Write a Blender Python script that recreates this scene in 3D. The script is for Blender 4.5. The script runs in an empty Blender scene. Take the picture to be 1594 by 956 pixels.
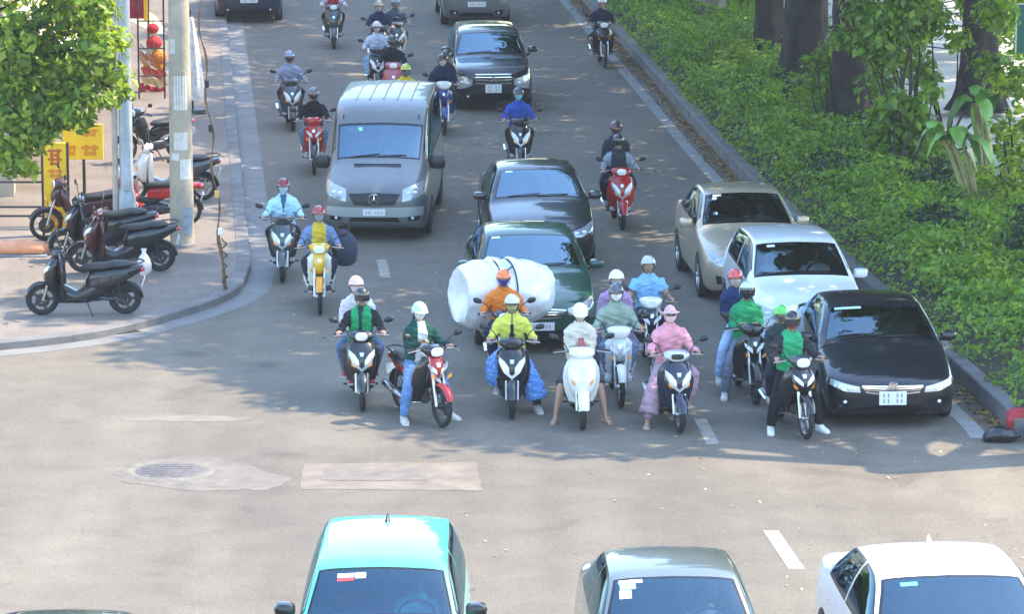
import bpy, bmesh, math, random
import numpy as np
from mathutils import Vector, Matrix
from mathutils.bvhtree import BVHTree
from mathutils.geometry import tessellate_polygon

RAD = math.radians
rng = random.Random(7)
nrg = np.random.default_rng(11)
scene = bpy.context.scene
COL = scene.collection

# ------------------------------------------------------------------ camera
CAM_H = 11.1                      # camera height, a footbridge above the junction
PITCH = 10.592
FPX = 6000.0                      # focal length in photo pixels (photo is 1594 wide)
cam_data = bpy.data.cameras.new("camera")
cam_data.sensor_width = 36
cam_data.lens = FPX / 1594 * 36
cam_data.clip_start = 0.5
cam_data.clip_end = 2000
cam = bpy.data.objects.new("camera", cam_data)
cam.location = (0, 0, CAM_H)
cam.rotation_euler = (RAD(90 - PITCH), 0, 0)
COL.objects.link(cam)
scene.camera = cam

# ------------------------------------------------------------------ sky, sun, exposure
SUN_EL = 53.0
SUN_AZ = Vector((0.95, 0.31, 0)).normalized()
SUN = Vector((SUN_AZ.x * math.cos(RAD(SUN_EL)), SUN_AZ.y * math.cos(RAD(SUN_EL)), math.sin(RAD(SUN_EL))))
world = bpy.data.worlds.new("World")
scene.world = world
world.use_nodes = True
wn = world.node_tree
wn.nodes.clear()
sky = wn.nodes.new("ShaderNodeTexSky")
sky.sky_type = 'NISHITA'
sky.sun_disc = False
sky.sun_elevation = RAD(SUN_EL)
sky.sun_rotation = math.atan2(SUN.x, SUN.y)
sky.air_density = 1.6
sky.dust_density = 1.0
sky.ozone_density = 5.0
bg = wn.nodes.new("ShaderNodeBackground")
bg.inputs[1].default_value = 0.15
wo = wn.nodes.new("ShaderNodeOutputWorld")
wn.links.new(sky.outputs[0], bg.inputs[0])
wn.links.new(bg.outputs[0], wo.inputs[0])
sl = bpy.data.lights.new("sun", 'SUN')
sl.energy = 2.2
sl.angle = RAD(0.5)
sl.color = (1.0, 0.83, 0.61)
so = bpy.data.objects.new("sun", sl)
so.rotation_euler = SUN.to_track_quat('Z', 'Y').to_euler()
so.location = (30, 10, 40)
COL.objects.link(so)
scene.view_settings.view_transform = 'Standard'
scene.view_settings.look = 'None'
scene.view_settings.gamma = 1.0
scene.view_settings.use_curve_mapping = False
scene.view_settings.exposure = 2.27
scene.render.engine = 'CYCLES'
scene.cycles.max_bounces = 8
scene.cycles.transparent_max_bounces = 12
scene.cycles.use_denoising = True

# ------------------------------------------------------------------ picture <-> place
_ca, _sa = math.cos(RAD(PITCH)), math.sin(RAD(PITCH))


def ray(px, py):
    dx = (px - 797) / FPX
    dy = -(py - 478) / FPX
    return Vector((dx, _ca + dy * _sa, -_sa + dy * _ca))


def gp(px, py, z=0.0):
    d = ray(px, py)
    t = (z - CAM_H) / d.z
    return Vector((d.x * t, d.y * t, z))


def at_depth(px, py, Y):
    d = ray(px, py)
    t = Y / d.y
    return Vector((d.x * t, Y, CAM_H + d.z * t))


def plan(*pts):
    """ground points of the plan as (x, y) pairs from their photo positions"""
    return [(gp(*p).x, gp(*p).y) for p in pts]


# ------------------------------------------------------------------ materials
def lin(c):
    return tuple(((x / 255) / 12.92 if x / 255 <= 0.04045 else ((x / 255 + 0.055) / 1.055) ** 2.4) for x in c)


_MC = {}


def mat(name, rgb, rough=0.5, metal=0.0, coat=0.0, var=0.0, scale=6.0, bump=0.0, bscale=40.0, spec=0.5, ior=None):
    if name in _MC:
        return _MC[name]
    m = bpy.data.materials.new(name)
    m.use_nodes = True
    nt = m.node_tree
    b = nt.nodes["Principled BSDF"]
    b.inputs["Base Color"].default_value = (*rgb, 1)
    b.inputs["Roughness"].default_value = rough
    b.inputs["Metallic"].default_value = metal
    b.inputs["Coat Weight"].default_value = coat
    b.inputs["Coat Roughness"].default_value = 0.04
    b.inputs["Specular IOR Level"].default_value = spec
    if ior:
        b.inputs["IOR"].default_value = ior
    tc = nt.nodes.new("ShaderNodeTexCoord")
    if var:
        n = nt.nodes.new("ShaderNodeTexNoise")
        n.inputs["Scale"].default_value = scale
        n.inputs["Detail"].default_value = 5
        nt.links.new(tc.outputs["Object"], n.inputs["Vector"])
        r = nt.nodes.new("ShaderNodeMapRange")
        r.inputs["From Min"].default_value = 0.3
        r.inputs["From Max"].default_value = 0.7
        r.inputs["To Min"].default_value = 1 - var
        r.inputs["To Max"].default_value = 1 + var
        nt.links.new(n.outputs["Fac"], r.inputs["Value"])
        mx = nt.nodes.new("ShaderNodeMix")
        mx.data_type = 'RGBA'
        mx.blend_type = 'MULTIPLY'
        mx.inputs["Factor"].default_value = 1
        mx.inputs["A"].default_value = (*rgb, 1)
        nt.links.new(r.outputs[0], mx.inputs["B"])
        nt.links.new(mx.outputs["Result"], b.inputs["Base Color"])
    if bump:
        n = nt.nodes.new("ShaderNodeTexNoise")
        n.inputs["Scale"].default_value = bscale
        n.inputs["Detail"].default_value = 4
        nt.links.new(tc.outputs["Object"], n.inputs["Vector"])
        bp = nt.nodes.new("ShaderNodeBump")
        bp.inputs["Strength"].default_value = bump
        bp.inputs["Distance"].default_value = 0.02
        nt.links.new(n.outputs["Fac"], bp.inputs["Height"])
        nt.links.new(bp.outputs["Normal"], b.inputs["Normal"])
    _MC[name] = m
    return m


def paint(rgb, metal=0.0, name=None, rough=None):
    return mat(name or "paint_%d_%d_%d_%d" % (*[int(c * 999) for c in rgb], int(metal * 10)), rgb,
               rough if rough is not None else (0.35 if metal else 0.4), metal, 1.0, var=0.06, scale=3, spec=0.25)


def cloth(rgb, name=None, pat=None):
    """faded cloth: uneven dye, soft folds and a fine weave"""
    key = name or "cloth_%d_%d_%d" % tuple(int(c * 999) for c in rgb)
    if key in _MC:
        return _MC[key]
    m = mat(key, rgb, 0.9, var=0.18, scale=6, bump=0.4, bscale=24, spec=0.2)
    nt = m.node_tree
    b = nt.nodes["Principled BSDF"]
    fine = b.inputs["Normal"].links[0].from_node
    tc = nt.nodes.new("ShaderNodeTexCoord")
    mp = nt.nodes.new("ShaderNodeMapping")
    mp.inputs["Rotation"].default_value = (0.4, 0.7, 0.3)
    mp.inputs["Scale"].default_value = (1.0, 1.0, 2.2)
    n = nt.nodes.new("ShaderNodeTexNoise")
    n.inputs["Scale"].default_value = 7.5
    n.inputs["Detail"].default_value = 3
    n.inputs["Distortion"].default_value = 1.6
    nt.links.new(tc.outputs["Object"], mp.inputs["Vector"])
    nt.links.new(mp.outputs[0], n.inputs["Vector"])
    bp = nt.nodes.new("ShaderNodeBump")
    bp.inputs["Strength"].default_value = 0.9
    bp.inputs["Distance"].default_value = 0.03
    nt.links.new(n.outputs["Fac"], bp.inputs["Height"])
    nt.links.new(bp.outputs[0], fine.inputs["Normal"])
    return m


def plastic(rgb, rough=0.35, name=None):
    return mat(name or "plastic_%d_%d_%d_%d" % (*[int(c * 999) for c in rgb], int(rough * 10)), rgb, rough, coat=0.3, var=0.1, scale=8)


def leafmat(name, c1, c2, trans=0.35):
    m = bpy.data.materials.new(name)
    m.use_nodes = True
    nt = m.node_tree
    nt.nodes.clear()
    out = nt.nodes.new("ShaderNodeOutputMaterial")
    g = nt.nodes.new("ShaderNodeNewGeometry")
    cr = nt.nodes.new("ShaderNodeValToRGB")
    cr.color_ramp.elements[0].color = (*c1, 1)
    cr.color_ramp.elements[1].color = (*c2, 1)
    nt.links.new(g.outputs["Random Per Island"], cr.inputs[0])
    p = nt.nodes.new("ShaderNodeBsdfPrincipled")
    p.inputs["Roughness"].default_value = 0.45
    p.inputs["Specular IOR Level"].default_value = 0.35
    t = nt.nodes.new("ShaderNodeBsdfTranslucent")
    hs = nt.nodes.new("ShaderNodeHueSaturation")
    hs.inputs["Hue"].default_value = 0.485
    hs.inputs["Saturation"].default_value = 1.15
    hs.inputs["Value"].default_value = 1.5
    nt.links.new(cr.outputs[0], p.inputs["Base Color"])
    nt.links.new(cr.outputs[0], hs.inputs["Color"])
    nt.links.new(hs.outputs[0], t.inputs["Color"])
    mx = nt.nodes.new("ShaderNodeMixShader")
    mx.inputs[0].default_value = trans
    nt.links.new(p.outputs[0], mx.inputs[1])
    nt.links.new(t.outputs[0], mx.inputs[2])
    nt.links.new(mx.outputs[0], out.inputs[0])
    return m


BLACK = mat("black_plastic", (0.012, 0.012, 0.013), 0.45, var=0.15, scale=10)
GLOSSBLACK = paint((0.008, 0.008, 0.01), name="gloss_black")
RUBBER = mat("tyre_rubber", (0.018, 0.018, 0.018), 0.8, var=0.25, scale=12)
STEEL = mat("brushed_steel", (0.5, 0.5, 0.5), 0.3, 1.0, var=0.1)
CHROME = mat("chrome", (0.8, 0.8, 0.8), 0.12, 1.0)
DARKMETAL = mat("dark_metal", (0.06, 0.06, 0.065), 0.45, 0.7, var=0.2)
LENS = mat("lamp_lens", (0.82, 0.84, 0.86), 0.12, 0.0, 1.0)
AMBER = mat("amber_lens", (0.8, 0.28, 0.02), 0.2, 0, 1.0)
REDLENS = mat("red_lens", (0.5, 0.01, 0.01), 0.2, 0, 1.0)
WHITE = mat("white_plate", (0.75, 0.76, 0.76), 0.4)
PLATEINK = mat("plate_ink", (0.05, 0.05, 0.06), 0.6)
MIRROR = mat("mirror_glass", (0.75, 0.78, 0.8), 0.03, 1.0)

# windscreens: see-through glass, its mirrored sky strengthened and tinted blue in the gloss colour
def glassmat(name, tint, ior):
    m = bpy.data.materials.new(name)
    m.use_nodes = True
    nt = m.node_tree
    nt.nodes.clear()
    out = nt.nodes.new("ShaderNodeOutputMaterial")
    tr = nt.nodes.new("ShaderNodeBsdfTransparent")
    tr.inputs[0].default_value = (*tint, 1)
    gl = nt.nodes.new("ShaderNodeBsdfGlossy")
    gl.inputs["Roughness"].default_value = 0.015
    gl.inputs[0].default_value = (0.55, 0.82, 1.0, 1)
    fr = nt.nodes.new("ShaderNodeFresnel")
    fr.inputs["IOR"].default_value = ior
    mx = nt.nodes.new("ShaderNodeMixShader")
    nt.links.new(fr.outputs[0], mx.inputs[0])
    nt.links.new(tr.outputs[0], mx.inputs[1])
    nt.links.new(gl.outputs[0], mx.inputs[2])
    nt.links.new(mx.outputs[0], out.inputs[0])
    return m


GLASS = glassmat("windscreen_glass", (0.5, 0.56, 0.56), 2.7)
CLEARGLASS = glassmat("clear_windscreen_glass", (0.82, 0.88, 0.89), 2.1)
SIDEGLASS = glassmat("tinted_side_glass", (0.16, 0.18, 0.18), 2.2)


# ------------------------------------------------------------------ mesh helpers
class MB:
    def __init__(self):
        self.v, self.f, self.mi, self.m = [], [], [], 0

    def add(self, vs, fs, m=None):
        o = len(self.v)
        self.v.extend([tuple(x) for x in vs])
        mm = self.m if m is None else m
        for f in fs:
            self.f.append(tuple(i + o for i in f))
            self.mi.append(mm)

    def grid(self, P, closed=False, capends=False, m=None):
        """P[rows][cols] points; closed joins the last column to the first."""
        nr, nc = len(P), len(P[0])
        vs = [p for r in P for p in r]
        fs = []
        for i in range(nr - 1):
            for j in range(nc if closed else nc - 1):
                k = (j + 1) % nc
                fs.append((i * nc + j, i * nc + k, (i + 1) * nc + k, (i + 1) * nc + j))
        if capends:
            fs.append(tuple(range(nc - 1, -1, -1)))
            fs.append(tuple((nr - 1) * nc + j for j in range(nc)))
        self.add(vs, fs, m)

    def box(self, c, s, rot=None, bev=0.0, m=None):
        c = Vector(c)
        h = Vector(s) / 2
        if bev:
            b = min(bev, min(h) * 0.9)
            P = []
            for z, k in ((-h.z, b), (-h.z + b, 0), (h.z - b, 0), (h.z, b)):
                x, y = h.x - k, h.y - k
                P.append([Vector(q) for q in ((x - b + k * 0, -y, z), (x, -y + b - k * 0, z), (x, y - b, z), (x - b, y, z),
                                              (-x + b, y, z), (-x, y - b, z), (-x, -y + b, z), (-x + b, -y, z))])
        else:
            P = [[Vector((sx * h.x, sy * h.y, z)) for sx, sy in ((1, -1), (1, 1), (-1, 1), (-1, -1))] for z in (-h.z, h.z)]
        if rot is not None:
            P = [[rot @ q for q in r] for r in P]
        self.grid([[q + c for q in r] for r in P], True, True, m)

    def tube(self, pts, rad, n=10, m=None, flat=1.0):
        pts = [Vector(p) for p in pts]
        k = len(pts)
        rad = [rad] * k if not hasattr(rad, '__len__') else rad
        t0 = (pts[1] - pts[0]).normalized()
        up = Vector((0, 0, 1)) if abs(t0.z) < 0.9 else Vector((1, 0, 0))
        nrm = (up - up.dot(t0) * t0).normalized()
        P = []
        for i in range(k):
            t = (pts[min(i + 1, k - 1)] - pts[max(i - 1, 0)])
            t = t.normalized() if t.length > 1e-9 else t0
            nrm = nrm - nrm.dot(t) * t
            nrm = nrm.normalized() if nrm.length > 1e-6 else t.orthogonal().normalized()
            bn = t.cross(nrm)
            P.append([pts[i] + (nrm * math.cos(a) * flat + bn * math.sin(a)) * rad[i] for a in [2 * math.pi * j / n for j in range(n)]])
        self.grid(P, True, True, m)

    def rings(self, R, n=18, m=None):
        """R: list of (centre, u half axis vector, v half axis vector, power) super-ellipse rings."""
        P = []
        for c, u, v, pw in R:
            c, u, v = Vector(c), Vector(u), Vector(v)
            row = []
            for j in range(n):
                a = 2 * math.pi * j / n
                ca, sa = math.cos(a), math.sin(a)
                x = math.copysign(abs(ca) ** (2 / pw), ca)
                y = math.copysign(abs(sa) ** (2 / pw), sa)
                row.append(c + u * x + v * y)
            P.append(row)
        self.grid(P, True, True, m)

    def ball(self, c, r, n=12, k=8, m=None):
        r = Vector((r, r, r)) if not hasattr(r, '__len__') else Vector(r)
        c = Vector(c)
        P = []
        for i in range(k + 1):
            t = math.pi * (i + 0.02) / (k + 0.04)
            P.append([c + Vector((r.x * math.sin(t) * math.cos(a), r.y * math.sin(t) * math.sin(a), r.z * math.cos(t)))
                      for a in [2 * math.pi * j / n for j in range(n)]])
        self.grid(P, True, True, m)

    def lathe(self, prof, c, axis='X', n=28, m=None):
        """prof: list of (radius, offset along axis); closed profile ring."""
        c = Vector(c)
        P = []
        for r, h in prof:
            row = []
            for j in range(n):
                a = 2 * math.pi * j / n
                if axis == 'X':
                    row.append(c + Vector((h, r * math.cos(a), r * math.sin(a))))
                elif axis == 'Y':
                    row.append(c + Vector((r * math.cos(a), h, r * math.sin(a))))
                else:
                    row.append(c + Vector((r * math.cos(a), r * math.sin(a), h)))
            P.append(row)
        self.grid(P, True, False, m)

    def torus(self, c, R_, r, axis='X', n=28, k=8, m=None, sq=1.0):
        self.lathe([(R_ + r * math.cos(2 * math.pi * i / k), sq * r * math.sin(2 * math.pi * i / k)) for i in range(k + 1)], c, axis, n, m)

    def prism(self, poly, z0, z1, m=None):
        n = len(poly)
        b = [Vector((p[0], p[1], z0)) for p in poly]
        t = [Vector((p[0], p[1], z1)) for p in poly]
        fs = [(i, (i + 1) % n, n + (i + 1) % n, n + i) for i in range(n)]
        tri = tessellate_polygon([t])
        fs += [tuple(n + i for i in x) for x in tri]
        self.add(b + t, fs, m)

    def mesh(self, name, mats, smooth=30, weld=0.0):
        me = bpy.data.meshes.new(name)
        me.from_pydata(self.v, [], self.f)
        for x in (mats if isinstance(mats, (list, tuple)) else [mats]):
            me.materials.append(x)
        me.polygons.foreach_set("material_index", self.mi)
        bm = bmesh.new()
        bm.from_mesh(me)
        if weld:
            bmesh.ops.remove_doubles(bm, verts=bm.verts, dist=weld)
        bmesh.ops.recalc_face_normals(bm, faces=bm.faces)
        bm.to_mesh(me)
        bm.free()
        if smooth:
            me.polygons.foreach_set("use_smooth", [True] * len(me.polygons))
            me.set_sharp_from_angle(angle=RAD(smooth))
        me.update()
        return me

    def build(self, name, mats, parent=None, smooth=40, weld=0.0):
        o = bpy.data.objects.new(name, self.mesh(name, mats, smooth, weld))
        COL.objects.link(o)
        if parent is not None:
            o.parent = parent
        return o


def tag(o, label=None, cat=None, group=None, kind=None):
    if label:
        o["label"] = label
    if cat:
        o["category"] = cat
    if group:
        o["group"] = group
    if kind:
        o["kind"] = kind
    return o


def thing(name, label, cat, loc=(0, 0, 0), rot=0.0, group=None):
    o = bpy.data.objects.new(name, None)
    o.empty_display_size = 0.2
    COL.objects.link(o)
    o.location = loc
    o.rotation_euler = (0, 0, rot)
    return tag(o, label, cat, group)


def structure(o):
    return tag(o, kind="structure")


def copy_thing(src, loc, rot, label, group=None):
    r = src.copy()
    COL.objects.link(r)
    r.location = loc
    r.rotation_euler = (0, 0, rot)
    r["label"] = label
    if group:
        r["group"] = group
    for ch in list(src.children):
        c = ch.copy()
        COL.objects.link(c)
        c.parent = r
        for g in ch.children:
            d = g.copy()
            COL.objects.link(d)
            d.parent = c
    return r


def pchip(x, Y, q):
    """monotone cubic interpolation; Y is (n, d)."""
    x = np.asarray(x, float)
    Y = np.asarray(Y, float)
    q = np.asarray(q, float)
    h = np.diff(x)[:, None]
    d = np.diff(Y, axis=0) / h
    m = np.zeros_like(Y)
    m[0], m[-1] = d[0], d[-1]
    w1 = 2 * h[1:] + h[:-1]
    w2 = h[1:] + 2 * h[:-1]
    with np.errstate(divide='ignore', invalid='ignore'):
        mm = (w1 + w2) / (w1 / d[:-1] + w2 / d[1:])
    ok = d[:-1] * d[1:] > 0
    m[1:-1] = np.where(ok, np.nan_to_num(mm), 0)
    i = np.clip(np.searchsorted(x, q, side='right') - 1, 0, len(x) - 2)
    hh = h[i]
    t = ((q - x[i])[:, None]) / hh
    return ((1 + 2 * t) * (1 - t) ** 2 * Y[i] + t * (1 - t) ** 2 * hh * m[i] + t * t * (3 - 2 * t) * Y[i + 1] + t * t * (t - 1) * hh * m[i + 1])


def leaf_mesh(name, P, N, size, m, droop=0.25, asp=0.55):
    """one mesh of many small folded leaves: P centres, N facing directions, size array."""
    n = len(P)
    N = N / np.linalg.norm(N, axis=1)[:, None]
    r = nrg.normal(size=(n, 3))
    T = np.cross(N, r)
    T /= np.linalg.norm(T, axis=1)[:, None]
    T[:, 2] -= droop
    T /= np.linalg.norm(T, axis=1)[:, None]
    B = np.cross(N, T)
    s = size[:, None]
    V = np.empty((n, 5, 3))
    V[:, 0] = P - T * s * 0.5
    V[:, 1] = P + B * s * asp * 0.5 + N * s * 0.10
    V[:, 2] = P + T * s * 0.5 - N * s * 0.08
    V[:, 3] = P - B * s * asp * 0.5 + N * s * 0.10
    V[:, 4] = P + T * s * 0.06
    F = np.array([[0, 1, 4], [1, 2, 4], [2, 3, 4], [3, 0, 4]])
    idx = (np.arange(n)[:, None, None] * 5 + F[None]).reshape(-1)
    me = bpy.data.meshes.new(name)
    me.vertices.add(n * 5)
    me.vertices.foreach_set("co", V.reshape(-1))
    me.loops.add(len(idx))
    me.loops.foreach_set("vertex_index", idx.astype(np.int32))
    me.polygons.add(n * 4)
    me.polygons.foreach_set("loop_start", (np.arange(n * 4) * 3).astype(np.int32))
    me.polygons.foreach_set("loop_total", np.full(n * 4, 3, np.int32))
    me.materials.append(m)
    me.update()
    me.validate()
    return me


def clump_points(C, Rd, n, flat=0.7, shell=0.45):
    """n leaves spread through an uneven ball round C, denser near its skin; returns points, normals."""
    d = nrg.normal(size=(n, 3))
    d /= np.linalg.norm(d, axis=1)[:, None]
    rr = (shell + (1 - shell) * nrg.random(n) ** 0.6) * (1 + 0.25 * np.sin(d[:, 0] * 5 + C[0]) * np.cos(d[:, 1] * 4 + C[1]))
    P = np.asarray(C) + d * rr[:, None] * Rd * np.array([1, 1, flat])
    N = d + np.array([0, 0, 0.7]) + nrg.normal(size=(n, 3)) * 0.45
    return P, N
# ================================================================== SETTING
def asphalt():
    m = bpy.data.materials.new("asphalt")
    m.use_nodes = True
    nt = m.node_tree
    L = nt.links.new
    b = nt.nodes["Principled BSDF"]
    b.inputs["Roughness"].default_value = 0.82
    b.inputs["Specular IOR Level"].default_value = 0.35
    tc = nt.nodes.new("ShaderNodeTexCoord")

    def noise(s, det=6, vec=None, dist=0.0):
        n = nt.nodes.new("ShaderNodeTexNoise")
        n.inputs["Scale"].default_value = s
        n.inputs["Detail"].default_value = det
        n.inputs["Distortion"].default_value = dist
        L(vec or tc.outputs["Object"], n.inputs["Vector"])
        return n.outputs["Fac"]

    def ramp(f, a, c, lo, hi):
        r = nt.nodes.new("ShaderNodeMapRange")
        for k, v in (("From Min", a), ("From Max", c), ("To Min", lo), ("To Max", hi)):
            r.inputs[k].default_value = v
        L(f, r.inputs["Value"])
        return r.outputs[0]

    def mix(mode, f, a, bb):
        x = nt.nodes.new("ShaderNodeMix")
        x.data_type = 'RGBA'
        x.blend_type = mode
        for s, v in (("Factor", f), ("A", a), ("B", bb)):
            if hasattr(v, "links"):
                L(v, x.inputs[s])
            elif s == "Factor":
                x.inputs[s].default_value = v
            else:
                x.inputs[s].default_value = (*v, 1)
        return x.outputs["Result"]
    # streaks along the traffic lanes
    mp = nt.nodes.new("ShaderNodeMapping")
    mp.inputs["Rotation"].default_value = (0, 0, RAD(-7))
    mp.inputs["Scale"].default_value = (0.9, 0.06, 1)
    L(tc.outputs["Object"], mp.inputs["Vector"])
    c = mix('MIX', ramp(noise(0.12, 4), 0.35, 0.65, 0, 1), (0.128, 0.112, 0.090), (0.168, 0.143, 0.109))
    c = mix('MULTIPLY', 1.0, c, ramp(noise(1.0, 3, mp.outputs[0]), 0.3, 0.7, 0.84, 1.12))
    c = mix('MULTIPLY', 1.0, c, ramp(noise(1.4, 8, None, 0.6), 0.3, 0.7, 0.87, 1.10))
    c = mix('MULTIPLY', 1.0, c, ramp(noise(45, 3), 0.3, 0.7, 0.7, 1.3))
    c = mix('MULTIPLY', 1.0, c, ramp(noise(14, 3), 0.3, 0.7, 0.9, 1.1))
    # oil stains
    st = ramp(noise(0.55, 5, None, 1.0), 0.62, 0.74, 1.0, 0.72)
    c = mix('MULTIPLY', 1.0, c, st)
    # hairline cracks
    v = nt.nodes.new("ShaderNodeTexVoronoi")
    v.feature = 'DISTANCE_TO_EDGE'
    v.inputs["Scale"].default_value = 0.28
    w = nt.nodes.new("ShaderNodeVectorMath")
    w.operation = 'ADD'
    n3 = nt.nodes.new("ShaderNodeTexNoise")
    n3.inputs["Scale"].default_value = 1.3
    n3.inputs["Detail"].default_value = 6
    L(tc.outputs["Object"], n3.inputs["Vector"])
    L(tc.outputs["Object"], w.inputs[0])
    L(n3.outputs["Color"], w.inputs[1])
    L(w.outputs[0], v.inputs["Vector"])
    c = mix('MULTIPLY', 1.0, c, ramp(v.outputs["Distance"], 0.0, 0.004, 0.86, 1.0))
    L(c, b.inputs["Base Color"])
    bp = nt.nodes.new("ShaderNodeBump")
    bp.inputs["Strength"].default_value = 0.5
    bp.inputs["Distance"].default_value = 0.01
    L(noise(90, 3), bp.inputs["Height"])
    L(bp.outputs[0], b.inputs["Normal"])
    return m


ASPHALT = asphalt()
GROUND = mat("dusty_ground", (0.2, 0.18, 0.15), 0.95, var=0.2, scale=0.4)
CONCRETE = mat("gutter_concrete", (0.18, 0.176, 0.168), 0.85, var=0.16, scale=1.6, bump=0.3, bscale=30)
KERBSTONE = mat("kerb_stone", (0.155, 0.15, 0.145), 0.85, var=0.25, scale=2.2, bump=0.4, bscale=18)
ROADPAINT = mat("worn_road_paint", (0.28, 0.25, 0.205), 0.8, var=0.3, scale=9, bump=0.2)
SOIL = mat("soil", (0.05, 0.04, 0.03), 0.95, var=0.3, scale=3, bump=0.5)


def tiles():
    m = mat("pavement_tiles", (0.185, 0.155, 0.13), 0.85, var=0.22, scale=0.8, bump=0.2)
    nt = m.node_tree
    b = nt.nodes["Principled BSDF"]
    src = b.inputs["Base Color"].links[0].from_socket
    tc = nt.nodes.new("ShaderNodeTexCoord")
    mp = nt.nodes.new("ShaderNodeMapping")
    mp.inputs["Rotation"].default_value = (0, 0, RAD(-7))
    br = nt.nodes.new("ShaderNodeTexBrick")
    br.inputs["Scale"].default_value = 1.0
    br.inputs["Brick Width"].default_value = 0.4
    br.inputs["Row Height"].default_value = 0.4
    br.inputs["Mortar Size"].default_value = 0.012
    br.inputs["Color1"].default_value = (1, 1, 1, 1)
    br.inputs["Color2"].default_value = (0.93, 0.92, 0.91, 1)
    br.inputs["Mortar"].default_value = (0.82, 0.8, 0.78, 1)
    nt.links.new(tc.outputs["Object"], mp.inputs["Vector"])
    nt.links.new(mp.outputs[0], br.inputs["Vector"])
    mx = nt.nodes.new("ShaderNodeMix")
    mx.data_type = 'RGBA'
    mx.blend_type = 'MULTIPLY'
    mx.inputs["Factor"].default_value = 1
    nt.links.new(src, mx.inputs["A"])
    nt.links.new(br.outputs["Color"], mx.inputs["B"])
    nt.links.new(mx.outputs["Result"], b.inputs["Base Color"])
    return m


TILES = tiles()


def smooth_line(pts, step=0.5):
    p = np.array([(q[0], q[1]) for q in pts], float)
    out = []
    for i in range(len(p) - 1):
        a, b, c, d = p[max(i - 1, 0)], p[i], p[i + 1], p[min(i + 2, len(p) - 1)]
        n = max(2, int(np.linalg.norm(c - b) / step))
        for t in np.linspace(0, 1, n, endpoint=False):
            out.append(0.5 * ((2 * b) + (-a + c) * t + (2 * a - 5 * b + 4 * c - d) * t * t + (-a + 3 * b - 3 * c + d) * t ** 3))
    out.append(p[-1])
    return np.array(out)


def offset_line(l, d):
    t = np.gradient(l, axis=0)
    t /= np.linalg.norm(t, axis=1)[:, None]
    return l + np.stack([t[:, 1], -t[:, 0]], 1) * d        # to the right of travel for +d


# base ground and the asphalt of street and junction
mb = MB()
mb.add([(-500, -500, -0.012), (500, -500, -0.012), (500, 700, -0.012), (-500, 700, -0.012)], [(0, 1, 2, 3)])
structure(mb.build("ground", GROUND, smooth=0))
mb = MB()
mb.add([(-60, 4, 0), (40, 4, 0), (40, 220, 0), (-60, 220, 0)], [(0, 1, 2, 3)])
structure(mb.build("road", ASPHALT, smooth=0))

# left kerb line runs from far to near, then turns left round the corner
LK = smooth_line(plan((318, -260), (336, -100), (352, 30), (374, 250), (388, 390), (388, 428), (360, 466), (255, 503), (150, 528), (0, 546), (-260, 566), (-900, 590), (-3000, 620)))
# right kerb runs from near to far
RK0 = [gp(1578, 684), gp(1566, 666), gp(1486, 592), gp(1317, 434), gp(1149, 276), gp(1000, 108), gp(915, 12), gp(845, -70), gp(700, -250)]
RK = smooth_line([(q.x, q.y) for q in RK0])


def strip(name, line, d0, d1, z, m, z0=None, i0=0, i1=None):
    a, b = offset_line(line, d0)[i0:i1], offset_line(line, d1)[i0:i1]
    mb = MB()
    if z0 is None:
        mb.grid([[(*p, z), (*q, z)] for p, q in zip(a, b)])
    else:
        bv = 0.02
        a2, b2 = offset_line(line, d0 + math.copysign(bv, d1 - d0))[i0:i1], offset_line(line, d1 - math.copysign(bv, d1 - d0))[i0:i1]
        mb.grid([[(*p, z0), (*p, z - bv), (*p2, z), (*q2, z), (*q, z - bv), (*q, z0)] for p, p2, q2, q in zip(a, a2, b2, b)], True, True)
    return mb.build(name, m, smooth=25)


# travel far->near on the left kerb: pavement lies to the right of travel (-x), road to the left (+x)
structure(strip("kerb_near_pavement", LK, 0.0, 0.24, 0.13, KERBSTONE, -0.01))
structure(strip("gutter_near_pavement", LK, 0.0, -0.42, 0.004, CONCRETE))
pl = offset_line(LK, 0.23)
mb = MB()
mb.prism([tuple(p) for p in pl] + [(-60, 48), (-60, 190)], -0.01, 0.12)
structure(mb.build("pavement", TILES, smooth=0))
# right: near->far, verge lies to the right of travel (+x)
structure(strip("kerb_verge", RK, 0.0, 0.24, 0.27, KERBSTONE, -0.01))
structure(strip("gutter_verge", RK, -0.34, -0.58, 0.004, mat("pale_edge_strip", (0.27, 0.265, 0.25), 0.85, var=0.18, scale=1.8)))
RKo = offset_line(RK, 0.23)
vr = offset_line(RK, 4.6)
mb = MB()
mb.prism([tuple(p) for p in RKo] + [tuple(p) for p in vr[::-1]], -0.01, 0.25)
structure(mb.build("verge_soil", SOIL, smooth=0))
kr2 = smooth_line([tuple(vr[0] + np.array([0.12, -0.02]))] + [tuple(RKo[0])], 0.3)
mb = MB()
structure(strip("kerb_verge_end", kr2, -0.02, -0.26, 0.268, KERBSTONE, -0.012))
# red and white painted nose of the verge kerb
mb = MB()
n0, n1 = RK[0], RK[1]
dirk = (Vector((*n1, 0)) - Vector((*n0, 0))).normalized()
ang = math.atan2(dirk.y, dirk.x)
ro = Matrix.Rotation(ang, 3, 'Z')
rt = Vector((dirk.y, -dirk.x, 0))
c = Vector((*n0, 0)) + dirk * 0.34 + rt * 0.11
mb.box(c + Vector((0, 0, 0.155)), (0.62, 0.40, 0.31), ro, 0.07)
tag(mb.build("kerb_end_block", mat("red_kerb_paint", (0.34, 0.018, 0.022), 0.7, var=0.35, scale=8)), "red painted block ending the verge kerb beside the black bag", "kerb block")
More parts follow.
